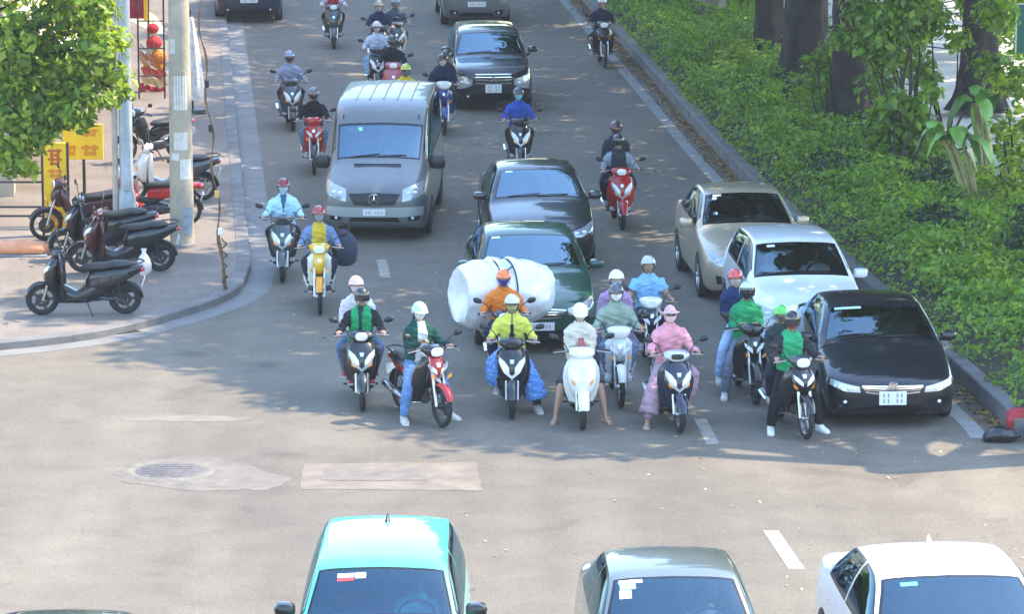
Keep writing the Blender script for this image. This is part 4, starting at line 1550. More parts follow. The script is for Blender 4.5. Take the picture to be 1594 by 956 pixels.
GREEN_ST = mat("sticker_green", (0.25, 0.65, 0.42), 0.5)
WHITE_ST = mat("sticker_white", (0.8, 0.82, 0.82), 0.5)
RED_ST = mat("sticker_red", (0.6, 0.05, 0.05), 0.5)
CYAN_ST = mat("sticker_cyan", (0.1, 0.6, 0.65), 0.5)
TOPST = [(-.38, .0, .26, .07, GREEN_ST), (-.38, .085, .2, .06, WHITE_ST)]


def car(name, label, kind, px, py, yaw, m, W=1.0, L=1.0, H=1.0, **k):
    loc, a = top_at(px, py, yaw, kind, W, L, H) if k.pop('top', False) else nose_at(px, py, yaw, CARS[kind]['L'] * L)
    return make_car(name, label, kind, loc, a, m, W=W, L=L, H=H, **k)


BLACKP = paint((0.006, 0.007, 0.012), name="black_car_paint")
black_sedan = car("black_sedan", "glossy black sedan with lit-looking headlights stopped at the kerb side of the junction", 'sedan', 1388, 668, 2.6, BLACKP, W=1.02, L=.96, H=.94, glass=CLEARGLASS,
    style=dict(head=([(.44, .62), (.62, .66), (.82, .715)], [(.42, .54), (.62, .55), (.84, .64)]), grille=([(-.40, .63), (0, .62), (.40, .63)], [(-.36, .545), (0, .50), (.36, .545)]), intake=.27, plate=.46, psize=(.36, .20), fog=(.62, .40), headm=mat("bright_headlight_glass", (.7, .73, .76), .08, .2, 1.0)),
    stickers=[(-.36, .0, .36, .055, mat("sticker_pale_green", (.5, .68, .62), .5))], rim=STEEL)
white_hatch = car("white_hatchback", "white hatchback behind the black sedan with two people in front", 'hatch', 1264, 560, 4.9, paint((.74, .75, .77), name="white_car_paint"), W=1.0, L=1.0, H=1.0, glass=CLEARGLASS,
    style=dict(grille=([(-.34, .66), (0, .66), (.34, .66)], [(-.3, .60), (0, .58), (.3, .60)]), plate=.42), rim=STEEL, stickers=[(-.38, .02, .12, .05, WHITE_ST)])
silver_sedan = car("silver_sedan", "champagne silver sedan behind the white hatchback along the kerb", 'sedan', 1180, 474, 5.4, paint((.52, .42, .30), .4, name="champagne_paint"), W=.97, L=.90, H=1.06, glass=CLEARGLASS,
    stickers=[(-.42, .0, .14, .05, WHITE_ST), (-.47, .07, .07, .06, WHITE_ST), (-.5, .4, .07, .06, WHITE_ST)], rim=STEEL, seats=mat("beige_seat", (.2, .15, .09), .9))
green_sedan = car("dark_green_sedan", "dark green sedan half hidden behind the huge white roll", 'sedan', 838, 552, 3.5, paint((.004, .05, .028), name="dark_green_paint"), W=1.02, L=1.05, H=1.02, stickers=[(-.5, .0, .12, .05, WHITE_ST)],
    style=dict(plate=.42, psize=(.46, .12)))
grey_sedan = car("dark_grey_sedan", "dark grey sedan directly behind the dark green one", 'sedan', 848, 424, 3.8, paint((.022, .022, .026), .3, name="dark_grey_paint"), W=1.0, L=1.02, H=1.0, stickers=[(-.46, .0, .12, .05, WHITE_ST)])
van = car("silver_van", "silver grey van with a three pointed star on its grille", 'van', 583, 376, -2.2, mat("van_silver_paint", (.15, .16, .16), .42, .45, .4, var=.1, scale=2, spec=.4), cat="van", W=.97, H=.92, L=1.04, emb='star', chrome=False,
    style=dict(head=([(.50, .98), (.66, 1.04), (.86, 1.10)], [(.50, .76), (.68, .80), (.90, .90)]), grille=([(-.46, .90), (0, .92), (.46, .90)], [(-.36, .70), (0, .68), (.36, .70)]), intake=.42, plate=.56, psize=(.40, .13), fog=(.68, .45)),
    stickers=[(-.48, .03, .30, .06, GREEN_ST)], mirrors=BLACK, rim=DARKMETAL)
black_suv = car("black_people_carrier", "black people carrier with a three diamond badge behind the van", 'suv', 768, 174, 3.5, BLACKP, W=.97, H=.95, emb='diamonds', stickers=[],
    style=dict(head=([(.46, .74), (.62, .80), (.82, .86)], [(.46, .62), (.6, .56), (.80, .52)]), grille=([(-.40, .86), (0, .86), (.40, .86)], [(-.40, .66), (0, .64), (.40, .66)]), plate=.54, intake=.36, psize=(.36, .19)), rim=DARKMETAL)
grey_suv = car("grey_pickup", "silver grey car cut off by the top edge in the middle of the road", 'suv', 742, 42, 3.8, paint((.17, .18, .19), .5, name="grey_suv_paint"), W=1.0, H=1.03, style=dict(plate=.58, psize=(.46, .13)))
top_car = car("navy_car", "dark blue car cut off by the top edge beside the pavement", 'suv', 388, 36, 4.6, paint((.012, .018, .04), name="navy_paint"), W=.98, H=1.0, style=dict(plate=.6, psize=(.46, .12)))
teal_car = car("teal_taxi", "turquoise car with black mirrors entering at the bottom of the photo", 'suv', 594, 880, -.3, paint((.07, .60, .54), name="teal_paint"), W=.965, L=.95, H=.985, mirrors=GLOSSBLACK, fin=BLACK, glass=CLEARGLASS, top=True,
    stickers=[(-.36, .05, .17, .05, WHITE_ST), (-.36, .11, .17, .03, RED_ST), (-.21, .045, .11, .07, WHITE_ST), (-.5, .55, .12, .04, WHITE_ST)])
grey_car = car("grey_green_sedan", "grey green sedan at the bottom of the photo between the turquoise and the white car", 'sedan', 1048, 895, 2.6, paint((.15, .175, .165), .5, name="grey_green_paint"), W=.98, L=.98, H=1.06, glass=CLEARGLASS, top=True,
    stickers=[(-.44, .0, .24, .05, WHITE_ST), (-.47, .06, .16, .07, GREEN_ST), (-.5, .14, .12, .10, WHITE_ST)])
white_car = car("white_sedan", "white sedan at the bottom right corner with a small roof aerial", 'sedan', 1478, 893, 4.4, paint((.78, .78, .79), name="pure_white_paint"), W=1.14, L=1.1, H=1.04, glass=CLEARGLASS, top=True, fin=paint((.78, .78, .79), name="pure_white_paint"), stickers=[(-.38, .05, .15, .05, CYAN_ST)])

dark_car = car("dark_car", "dark car of which only the roof edge shows at the bottom left corner", 'sedan', 86, 1000, 0.5, GLOSSBLACK, top=True)
# ================================================================== MOTORBIKES
# local frame: front wheel towards -Y, +Z up, origin on the ground; rider's right is -X
def wheel_bike(parent, y, R, w, rim_m, x=0.0, steer=None, spokes=False):
    o_loc = Vector((x, y, R))
    mb = MB()
    mb.torus((0, 0, 0), R - w, w, 'X', 32, 10, sq=0.95)
    o = mb.build("wheel", RUBBER, parent, smooth=60)
    mb = MB()
    ri = R - w * 1.7
    mb.lathe([(ri - .012, -w * .55), (ri + .012, -w * .6), (ri + .012, w * .6), (ri - .012, w * .55), (ri - .012, -w * .55)], (0, 0, 0), 'X', 30)
    mb.lathe([(0, -.06), (.035, -.06), (.045, -.02), (.045, .02), (.035, .06), (0, .06)], (0, 0, 0), 'X', 14)
    if spokes:
        for k in range(16):
            a = 2 * math.pi * k / 16
            b = a + (.3 if k % 2 else -.3)
            sx = .03 if k % 4 < 2 else -.03
            mb.tube([(sx, .04 * math.cos(a), .04 * math.sin(a)), (0, ri * math.cos(b), ri * math.sin(b))], .0035, 4)
    else:
        for k in range(5):
            a = 2 * math.pi * k / 5
            for d in (-.1, .1):
                mb.tube([(0, .04 * math.cos(a), .04 * math.sin(a)), (0, ri * math.cos(a + d), ri * math.sin(a + d))], [.013, .010], 6)
    mb.lathe([(.055, .05), (ri * .62, .052), (ri * .62, .056), (.055, .054)], (0, 0, 0), 'X', 24)
    mb.build("rim", rim_m, o)
    o.location = o_loc
    return o


def arc_fender(R, w, a0, a1, y, z, n=12, drop=.03):
    """curved mudguard over a wheel; angles in degrees, 0 = front (-Y), 90 = up"""
    P = []
    for i in range(n + 1):
        a = RAD(a0 + (a1 - a0) * i / n)
        d = Vector((0, -math.cos(a), math.sin(a)))
        k = 1 - .35 * (abs(i / n - .45) * 1.9) ** 3
        row = []
        for s in (-1, -.8, -.4, 0, .4, .8, 1):
            row.append(Vector((s * w * k, y, z)) + d * (R - drop * abs(s) ** 3))
        P.append(row)
    mb = MB()
    mb.grid(P)
    mb.grid([[Vector((q.x * .97, q.y, q.z)) - (Vector((0, q.y - y, q.z - z)).normalized() * .006) for q in r] for r in P])
    return mb


def rot_front(objs, ang):
    if not ang:
        return
    piv = Vector((0, -.42, 0))
    M = Matrix.Translation(piv) @ Matrix.Rotation(ang, 4, 'Z') @ Matrix.Translation(-piv)
    for o in objs:
        o.matrix_basis = M @ o.matrix_basis


def make_bike(label, loc, rot, kind='scooter', main=GLOSSBLACK, fender=None, panel=None, shield=BLACK, seat=None, rimm=None, lamp='apron', garnish=None, drl=True, steer=0.0, lean=0.0,
              mirrors=True, wings=None, top=None, group=None, name=None, accent=None, amber=True, basket=False, stand=False):
    names = {'scooter': 'scooter', 'under': 'motorbike', 'sport': 'motorbike'}
    t = thing(name or names[kind], label, names[kind], loc, rot, group)
    t.rotation_euler = (0, lean, rot)
    fender, panel, rimm = fender or main, panel or main, rimm or DARKMETAL
    seat = seat or mat("bike_seat", (.012, .012, .012), .55, var=.2, scale=14, bump=.2)
    top = top or main
    sc = kind == 'scooter'
    R = .255 if sc else .285
    tw = .045 if sc else .037
    fy, ry = (-.62, .64) if sc else (-.62, .64)
    F = []
    F.append(wheel_bike(t, fy, R, tw, rimm, spokes=kind == 'under'))
    wheel_bike(t, ry, R, tw * 1.1, rimm, spokes=kind == 'under')
    # mudguards
    if sc:
        F.append(arc_fender(R + .03, .072, 12, 150, fy, R).build("front_mudguard", fender, t))
    else:
        F.append(arc_fender(R + .035, .062, 22, 165, fy, R).build("front_mudguard", fender, t))
    arc_fender(R + .035, .07, 60, 178, ry, R).build("rear_mudguard", BLACK, t)
    # fork legs
    for s in (-1, 1):
        mb = MB()
        mb.tube([(s * .075, fy + .005, R), (s * .078, fy + .10, R + .33)], [.024, .024], 10)
        mb.tube([(s * .078, fy + .09, R + .30), (s * .078, fy + .20, R + .62)], [.017, .017], 8)
        F.append(mb.build("fork_leg", STEEL, t))
    # handlebar with grips, levers
    hz, hy = 1.0, -.34
    mb = MB()
    mb.tube([(-.36, hy + .05, hz + .01), (-.22, hy + .02, hz + .02), (-.08, hy, hz - .01), (.08, hy, hz - .01), (.22, hy + .02, hz + .02), (.36, hy + .05, hz + .01)], .012, 8)
    mb.tube([(0, hy, hz - .02), (0, hy - .07, hz - .35)], .022, 8)
    hb = mb.build("handlebar", DARKMETAL, t)
    F.append(hb)
    for s in (-1, 1):
        mb = MB()
        mb.tube([(s * .25, hy + .025, hz + .02), (s * .375, hy + .052, hz + .01)], [.02, .019], 10)
        mb.build("grip", RUBBER, hb)
        mb = MB()
        mb.tube([(s * .20, hy - .02, hz + .02), (s * .28, hy - .035, hz + .015), (s * .38, hy - .02, hz + .0)], [.009, .008, .009], 6)
        mb.build("lever", STEEL, hb)
        if mirrors:
            mb = MB()
            mb.tube([(s * .19, hy + .01, hz + .04), (s * .25, hy + .0, hz + .15), (s * .33, hy + .01, hz + .20)], .007, 6)
            c = Vector((s * .38, hy + .0, hz + .22))
            mb.rings([(c + Vector((0, -.03, 0)), (.035, 0, .005 * s), (0, 0, .022), 2.2), (c + Vector((0, -.018, 0)), (.058, 0, .01 * s), (0, 0, .036), 2.4), (c, (.064, 0, .012 * s), (0, 0, .041), 2.5)], 14)
            m_ = mb.build("mirror", BLACK, t)
            F.append(m_)
            mb = MB()
            mb.rings([(c + Vector((0, .001, 0)), (.058, 0, .01 * s), (0, 0, .036), 2.5), (c + Vector((0, .003, 0)), (.058, 0, .01 * s), (0, 0, .036), 2.5)], 14)
            mb.build("mirror_glass", MIRROR, m_)
    # handle cowl
    mb = MB()
    if sc:
        rr = [(hy - .12, .05, .03, hz - .03), (hy - .105, .11, .05, hz - .02), (hy - .05, .175, .06, hz), (hy + .02, .17, .055, hz + .02), (hy + .07, .10, .03, hz + .03)]
    else:
        rr = [(hy - .15, .05, .04, hz + .0), (hy - .135, .095, .075, hz), (hy - .06, .15, .085, hz + .01), (hy + .02, .17, .06, hz + .025), (hy + .07, .10, .035, hz + .03)]
    mb.rings([((0, y, z), (a, 0, 0), (0, 0, b), 2.6) for y, a, b, z in rr], 20)
    hc = mb.build("handle_cowl", top, t)
    F.append(hc)
    if lamp in ('handle', 'both'):
        mb = MB()
        k = 1.0 if not sc else .9
        mb.rings([((0, hy - .165 if not sc else hy - .128, hz + .0), (.07 * k, 0, 0), (0, .0, .048 * k), 2.6), ((0, hy - .15 if not sc else hy - .12, hz), (.088 * k, 0, 0), (0, 0, .062 * k), 2.6), ((0, hy - .11, hz), (.092 * k, 0, 0), (0, 0, .066 * k), 2.6)], 18)
        mb.build("headlight", LENS, hc)
    else:
        mb = MB()
        mb.rings([((0, hy - .124, hz - .01), (.07, 0, 0), (0, 0, .028), 3), ((0, hy - .10, hz - .005), (.10, 0, 0), (0, 0, .04), 3)], 16)
        mb.build("cowl_trim", BLACK, hc)
    # front apron
    mb = MB()
    if sc:
        ap = [(.37, .07, -.43, .05), (.43, .12, -.455, .075), (.52, .165, -.475, .10), (.62, .195, -.48, .115), (.72, .205, -.465, .115), (.82, .19, -.435, .10), (.90, .15, -.40, .08), (.955, .09, -.37, .05)]
    elif kind == 'under':
        ap = [(.60, .05, -.40, .05), (.66, .075, -.44, .075), (.74, .095, -.455, .09), (.84, .10, -.44, .085), (.93, .085, -.40, .07), (.97, .06, -.37, .05)]
    else:
        ap = [(.55, .04, -.42, .05), (.61, .10, -.455, .085), (.68, .15, -.475, .11), (.76, .17, -.47, .115), (.84, .155, -.44, .10), (.92, .11, -.40, .075), (.97, .07, -.37, .05)]
    mb.rings([((0, y, z), (a, 0, 0), (0, b, 0), 2.3) for z, a, y, b in ap], 24)
    apron = mb.build("front_apron", main, t, smooth=60)
    bv = BVHTree.FromPolygons([Vector(v) for v in mb.v], mb.f)

    def on_apron(poly_top, poly_bot, m, nm, par, off=.006, n=8, k=2):
        q = MB()
        proj(q, bv, 1.4, poly_top, poly_bot, n, k, off, .012)
        return q.build(nm, m, par)
    zz = .70 if sc else .76
    for s in (-1, 1):
        if lamp in ('apron', 'both'):
            if sc:
                on_apron([(s * .045, zz + .0), (s * .10, zz + .075), (s * .175, zz + .13)], [(s * .035, zz - .075), (s * .10, zz - .03), (s * .175, zz + .055)], LENS, "headlight", apron)
            else:
                on_apron([(s * .03, zz + .0), (s * .08, zz + .05), (s * .14, zz + .09)], [(s * .025, zz - .06), (s * .08, zz - .02), (s * .135, zz + .04)], LENS, "headlight", apron)
        if amber:
            on_apron([(s * .10, zz - .07), (s * .15, zz - .02)], [(s * .09, zz - .11), (s * .14, zz - .08)], AMBER, "indicator", apron, n=4)
    if garnish:
        for s in (-1, 1):
            w = .17 if sc else .13
            on_apron([(s * .0, zz - .12), (s * w * .6, zz - .02), (s * w, zz + .12)], [(s * .0, zz - .165), (s * w * .66, zz - .07), (s * w * 1.06, zz + .07)], garnish, "chrome_strip", apron, .009, 10, 1)
    on_apron([(-.03, zz + .10), (.03, zz + .10)], [(-.022, zz + .05), (.022, zz + .05)], CHROME, "badge", apron, n=3, k=1)
    # leg shield
    if sc:
        mb = MB()
        P = []
        for z, a in ((.30, .15), (.40, .20), (.52, .235), (.66, .25), (.78, .235), (.88, .19), (.94, .12)):
            P.append([Vector((x * a, -.40 + .05 * (.9 - z) + .085 * abs(x) ** 2 - .07 * (1 - abs(x)) * 0, z)) for x in np.linspace(-1, 1, 11)])
        mb.grid(P)
        mb.grid([[q + Vector((0, .03, 0)) for q in r] for r in P])
        mb.grid([[r[0], r[0] + Vector((0, .03, 0))] for r in P])
        mb.grid([[r[-1], r[-1] + Vector((0, .03, 0))] for r in P])
        mb.build("leg_shield", wings or main, t, smooth=60)
        mb = MB()
        mb.box((0, -.14, .285), (.34, .46, .07), bev=.03)
        mb.box((0, -.14, .235), (.24, .5, .05), bev=.02)
        mb.build("footboard", BLACK, t)
        mb = MB()
        mb.rings([((0, -.40, .40), (.06, 0, 0), (0, 0, .10), 2.6), ((0, -.30, .36), (.15, 0, 0), (0, 0, .13), 3), ((0, -.1, .29), (.17, 0, 0), (0, 0, .09), 3), ((0, .08, .34), (.16, 0, 0), (0, 0, .14), 3), ((0, .25, .42), (.15, 0, 0), (0, 0, .16), 3), ((0, .42, .50), (.12, 0, 0), (0, 0, .12), 3)], 18)
        mb.build("belly_panel", panel, t, smooth=60)
    else:
        for s in (-1, 1):
            mb = MB()
            P = []
            for z, a0, a1, y in ((.30, .11, .17, -.20), (.38, .10, .215, -.24), (.50, .095, .245, -.29), (.62, .09, .25, -.33), (.74, .085, .235, -.365), (.84, .08, .19, -.39), (.92, .06, .12, -.39)):
                P.append([Vector((s * (a0 + (a1 - a0) * i / 5), y + .10 * (i / 5) ** 2, z)) for i in range(6)])
            mb.grid(P)
            mb.grid([[q + Vector((0, .022, 0)) for q in r] for r in P])
            mb.grid([[r[-1], r[-1] + Vector((0, .022, 0))] for r in P])
            mb.build("leg_shield", wings or main, t, smooth=60)
        mb = MB()
        mb.tube([(0, -.40, .80), (0, -.25, .52), (0, .05, .45), (0, .25, .55)], [.055, .06, .07, .07], 10)
        mb.build("frame", shield, t)
    # engine, swing arm, exhaust, stand
    mb = MB()
    mb.rings([((0, -.12, .30), (.07, 0, 0), (0, 0, .07), 3), ((0, .0, .32), (.12, 0, 0), (0, 0, .10), 3), ((0, .2, .33), (.13, 0, 0), (0, 0, .11), 3), ((.0, .34, .32), (.09, 0, 0), (0, 0, .08), 3)], 16)
    mb.build("engine", DARKMETAL, t)
    mb = MB()
    mb.tube([(.09, .15, .30), (.10, .64, R)], [.035, .025], 8)
    mb.tube([(-.09, .2, .30), (-.09, .64, R)], [.03, .022], 8)
    for s in (-1, 1):
        mb.tube([(s * .11, .60, R + .02), (s * .115, .52, .66)], .022, 8)
    mb.build("swing_arm", DARKMETAL, t)
    mb = MB()
    mb.tube([(-.05, -.1, .24), (-.13, .1, .22), (-.15, .32, .25), (-.155, .40, .27), (-.165, .82, .37), (-.165, .86, .38)], [.018, .02, .022, .045, .055, .03], 12)
    ex = mb.build("exhaust", STEEL if not sc else DARKMETAL, t)
    mb = MB()
    mb.tube([(-.215, .46, .33), (-.222, .74, .40)], [.035, .035], 8, flat=.5)
    mb.build("heat_shield", CHROME, ex)
    mb = MB()
    if stand:
        mb.tube([(.11, .06, .26), (.17, .12, .12), (.24, .17, .012), (.28, .20, .008)], .012, 6)
        mb.build("side_stand", DARKMETAL, t)
    mb = MB()
    mb.tube([(-.24, -.03, .26), (-.12, -.02, .26), (.12, -.02, .26), (.24, -.03, .26)], .014, 6)
    mb.build("foot_peg", DARKMETAL, t)
    # body panels under the seat, seat, tail
    mb = MB()
    if sc:
        bd = [(.05, .07, .12, .46), (.12, .135, .20, .51), (.26, .165, .20, .55), (.45, .172, .175, .59), (.62, .15, .125, .65), (.80, .11, .085, .71), (.93, .05, .045, .745)]
    else:
        bd = [(-.02, .04, .06, .58), (.08, .085, .10, .60), (.24, .12, .12, .62), (.45, .135, .115, .645), (.62, .125, .095, .675), (.80, .09, .065, .72), (.92, .045, .04, .745)]
    mb.rings([((0, y, z), (a, 0, 0), (0, 0, b), 2.8) for y, a, b, z in bd], 22)
    body = mb.build("side_panels", panel, t, smooth=60)
    if accent:
        bv2 = BVHTree.FromPolygons([Vector(v) for v in mb.v], mb.f)
        for s in (-1, 1):
            q = MB()
            P = []
            for yy, z0, z1 in ((.14, .50, .56), (.3, .55, .64), (.5, .60, .68), (.7, .67, .72)):
                row = []
                for z_ in (z0, (z0 + z1) / 2, z1):
                    h = bv2.ray_cast(Vector((s * .5, yy, z_)), Vector((-s, 0, 0)))
                    if h[0] is None:
                        h = (Vector((s * .1, yy, z_)),)
                    row.append(h[0] + Vector((s * .005, 0, 0)))
                P.append(row)
            q.grid(P)
            q.build("panel_stripe", accent, body)
    mb = MB()
    sz = .76 if sc else .755
    mb.rings([((0, -.02, sz - .02), (.05, 0, 0), (0, 0, .025), 2.4), ((0, .06, sz), (.095, 0, 0), (0, .0, .045), 2.4), ((0, .22, sz + .005), (.135, 0, 0), (0, 0, .048), 2.6), ((0, .36, sz + .015), (.14, 0, 0), (0, 0, .05), 2.6),
              ((0, .48, sz + .045), (.13, 0, 0), (0, 0, .05), 2.6), ((0, .66, sz + .05), (.115, 0, 0), (0, 0, .045), 2.6), ((0, .76, sz + .045), (.07, 0, 0), (0, 0, .025), 2.4)], 18)
    mb.build("seat", seat, t, smooth=60)
    mb = MB()
    mb.tube([(.11, .55, .80), (.135, .72, .83), (.10, .90, .845), (0, .95, .85), (-.10, .90, .845), (-.135, .72, .83), (-.11, .55, .80)], .013, 8)
    mb.build("grab_rail", DARKMETAL, t)
    mb = MB()
    mb.rings([((0, .90, .72), (.085, 0, 0), (0, 0, .04), 2.6), ((0, .955, .73), (.06, 0, 0), (0, 0, .03), 2.6)], 16)
    mb.build("tail_light", REDLENS, t)
    mb = MB()
    mb.box((0, .93, .53), (.19, .012, .14), Matrix.Rotation(RAD(-18), 3, 'X'), .003)
    mb.build("licence_plate", WHITE, t)
    rot_front(F, steer)
    return t


CREAM = paint((.72, .71, .67), name="cream_white_bike")
REDP = paint((.42, .012, .012), name="red_bike_paint")
WINE = paint((.05, .005, .009), name="wine_bike_paint")
BLUEP = paint((.02, .05, .22), name="blue_bike_paint")
NAVYP = paint((.006, .010, .03), name="navy_bike_paint")
GREYP = paint((.06, .065, .07), .3, name="grey_bike_paint")
SILVP = paint((.5, .52, .54), .3, name="silver_bike_paint")
ORANGEP = paint((.75, .30, .01), name="orange_bike_paint")
YELLOWP = paint((.75, .42, .02), name="yellow_bike_paint")
PINKP = paint((.45, .10, .13), name="pink_bike_paint")
# ================================================================== PEOPLE
def remesh(mb, voxel, smooth=3, wrinkle=0.0, seed=0.0):
    """fuse the pieces of a figure or garment into one continuous surface"""
    me = mb.mesh("tmp", [SEAM], smooth=0)
    o = bpy.data.objects.new("tmp", me)
    COL.objects.link(o)
    md = o.modifiers.new("r", 'REMESH')
    md.mode = 'VOXEL'
    md.voxel_size = voxel
    dg = bpy.context.evaluated_depsgraph_get()
    res = bpy.data.meshes.new_from_object(o.evaluated_get(dg))
    bpy.data.objects.remove(o)
    bm = bmesh.new()
    bm.from_mesh(res)
    for _ in range(smooth):
        bmesh.ops.smooth_vert(bm, verts=bm.verts, factor=0.5, use_axis_x=True, use_axis_y=True, use_axis_z=True)
    if wrinkle:
        bm.normal_update()
        for v in bm.verts:
            p = v.co
            n = math.sin(p.x * 31 + 6 * math.sin(p.z * 13 + seed) + seed) * math.sin(p.z * 38 + p.y * 17 + seed * 2) + .6 * math.sin(p.z * 61 + p.x * 23 + seed)
            v.co = p + v.normal * wrinkle * n
    for f in bm.faces:
        f.smooth = True
    bm.to_mesh(res)
    bm.free()
    return res


def ik(a, t, l1, l2, pole):
    a, t, pole = Vector(a), Vector(t), Vector(pole)
    d = t - a
    D = min(d.length, (l1 + l2) * .999)
    d = d.normalized()
    c = (l1 * l1 + D * D - l2 * l2) / (2 * l1 * D)
    c = max(-1, min(1, c))
    p = pole - pole.dot(d) * d
    p = p.normalized() if p.length > 1e-5 else d.orthogonal().normalized()
    return a + d * l1 * c + p * l1 * math.sqrt(1 - c * c), a + d * D


def seg_dist(p, a, b):
    ab = b - a
    t = max(0, min(1, (p - a).dot(ab) / max(ab.dot(ab), 1e-9)))
    return (p - a - ab * t).length


def hand_mb(mb, wrist, f, inner, curl, s=1.0):
    """palm, four unequal bent fingers and a thumb leaving the side of the palm"""
    f = f.normalized()
    inner = (inner - inner.dot(f) * f).normalized()
    up = inner.cross(f)
    if up.z < 0:
        up = -up
    w = Vector(wrist)
    mb.rings([(w - f * .02, inner * .026 * s, up * .020 * s, 2.3), (w + f * .03, inner * .036 * s, up * .017 * s, 2.6), (w + f * .075 * s, inner * .042 * s, up * .015 * s, 2.8), (w + f * .092 * s, inner * .038 * s, up * .010 * s, 2.6)], 12)
    for i, (off, ln) in enumerate(((.031, .068), (.011, .078), (-.010, .073), (-.030, .056))):
        p = w + f * .086 * s + inner * off * s
        pts = [p]
        a = 0.25
        for k, q in enumerate((.45, .32, .26)):
            a += curl * (.9 if k else .6)
            p = p + (f * math.cos(a) - up * math.sin(a)) * ln * q * s
            pts.append(p)
        mb.tube(pts, [.0095 * s, .0088 * s, .008 * s, .0055 * s], 7)
    p = w + f * .028 * s + inner * .032 * s
    th = [p, p + (inner * .6 + f * .7 - up * .25).normalized() * .04 * s]
    th.append(th[-1] + (f * .8 + inner * .1 - up * (.3 + .5 * curl)).normalized() * .032 * s)
    th.append(th[-1] + (f * .7 - inner * .3 - up * (.3 + .7 * curl)).normalized() * .022 * s)
    mb.tube(th, [.013 * s, .0115 * s, .010 * s, .007 * s], 7)


def head_pt(az, th, off=0.0):
    """head surface: az measured from +X, front of the face is az=-90deg; th from the crown down"""
    rx, ry, rz = .074, .094, .118
    st, ct = math.sin(th), math.cos(th)
    x, y, z = rx * st * math.cos(az), ry * st * math.sin(az), rz * ct
    fr = max(0, -math.sin(az))
    if z < 0:
        k = -z / rz
        x *= 1 - .28 * k * k
        y = y * (1 - .12 * k) - .012 * k * fr
    da = (az + math.pi / 2 + math.pi) % (2 * math.pi) - math.pi
    nose = math.exp(-(da / .16) ** 2) * max(0, math.exp(-((z + .018) / .020) ** 2) * .020 + math.exp(-((z - .012) / .022) ** 2) * .008)
    sock = math.exp(-((abs(da) - .42) / .20) ** 2) * math.exp(-((z - .010) / .016) ** 2) * .006
    lips = math.exp(-(da / .3) ** 2) * math.exp(-((z + .062) / .010) ** 2) * .005
    p = Vector((x, y, z))
    n = p.normalized()
    return p + n * (off - sock) + Vector((0, -1, 0)) * (nose + lips)


def head_patch(mb, az0, az1, th0, th1, off, n=16, k=6, thick=.004, xf=None, edge=None):
    P = []
    for j in range(k + 1):
        row = []
        for i in range(n + 1):
            a = az0 + (az1 - az0) * i / n
            e = edge(i / n) if edge else 1
            th = th0 + (th1 * e + th0 * (1 - e) - th0) * j / k
            row.append(head_pt(a, th, off))
        P.append(row)
    Q = [[p - p.normalized() * thick for p in r] for r in P]
    A = [[xf @ p for p in r] for r in P]
    B = [[xf @ p for p in r] for r in Q]
    mb.grid(A)
    mb.grid(B)
    e1 = A[0] + [r[-1] for r in A[1:]] + A[-1][-2::-1] + [r[0] for r in A[-2:0:-1]]
    e2 = B[0] + [r[-1] for r in B[1:]] + B[-1][-2::-1] + [r[0] for r in B[-2:0:-1]]
    mb.grid([e1 + [e1[0]], e2 + [e2[0]]])


SKIN = [mat("skin_%d" % i, c, .55, var=.06, scale=20) for i, c in enumerate([(.42, .245, .16), (.34, .19, .12), (.48, .30, .21)])]
HAIR = mat("black_hair", (.01, .008, .007), .45, bump=.5, bscale=60)
EYE = mat("dark_eye", (.01, .008, .006), .2)
LIP = mat("lip", (.32, .11, .09), .5)
_seed = [0]


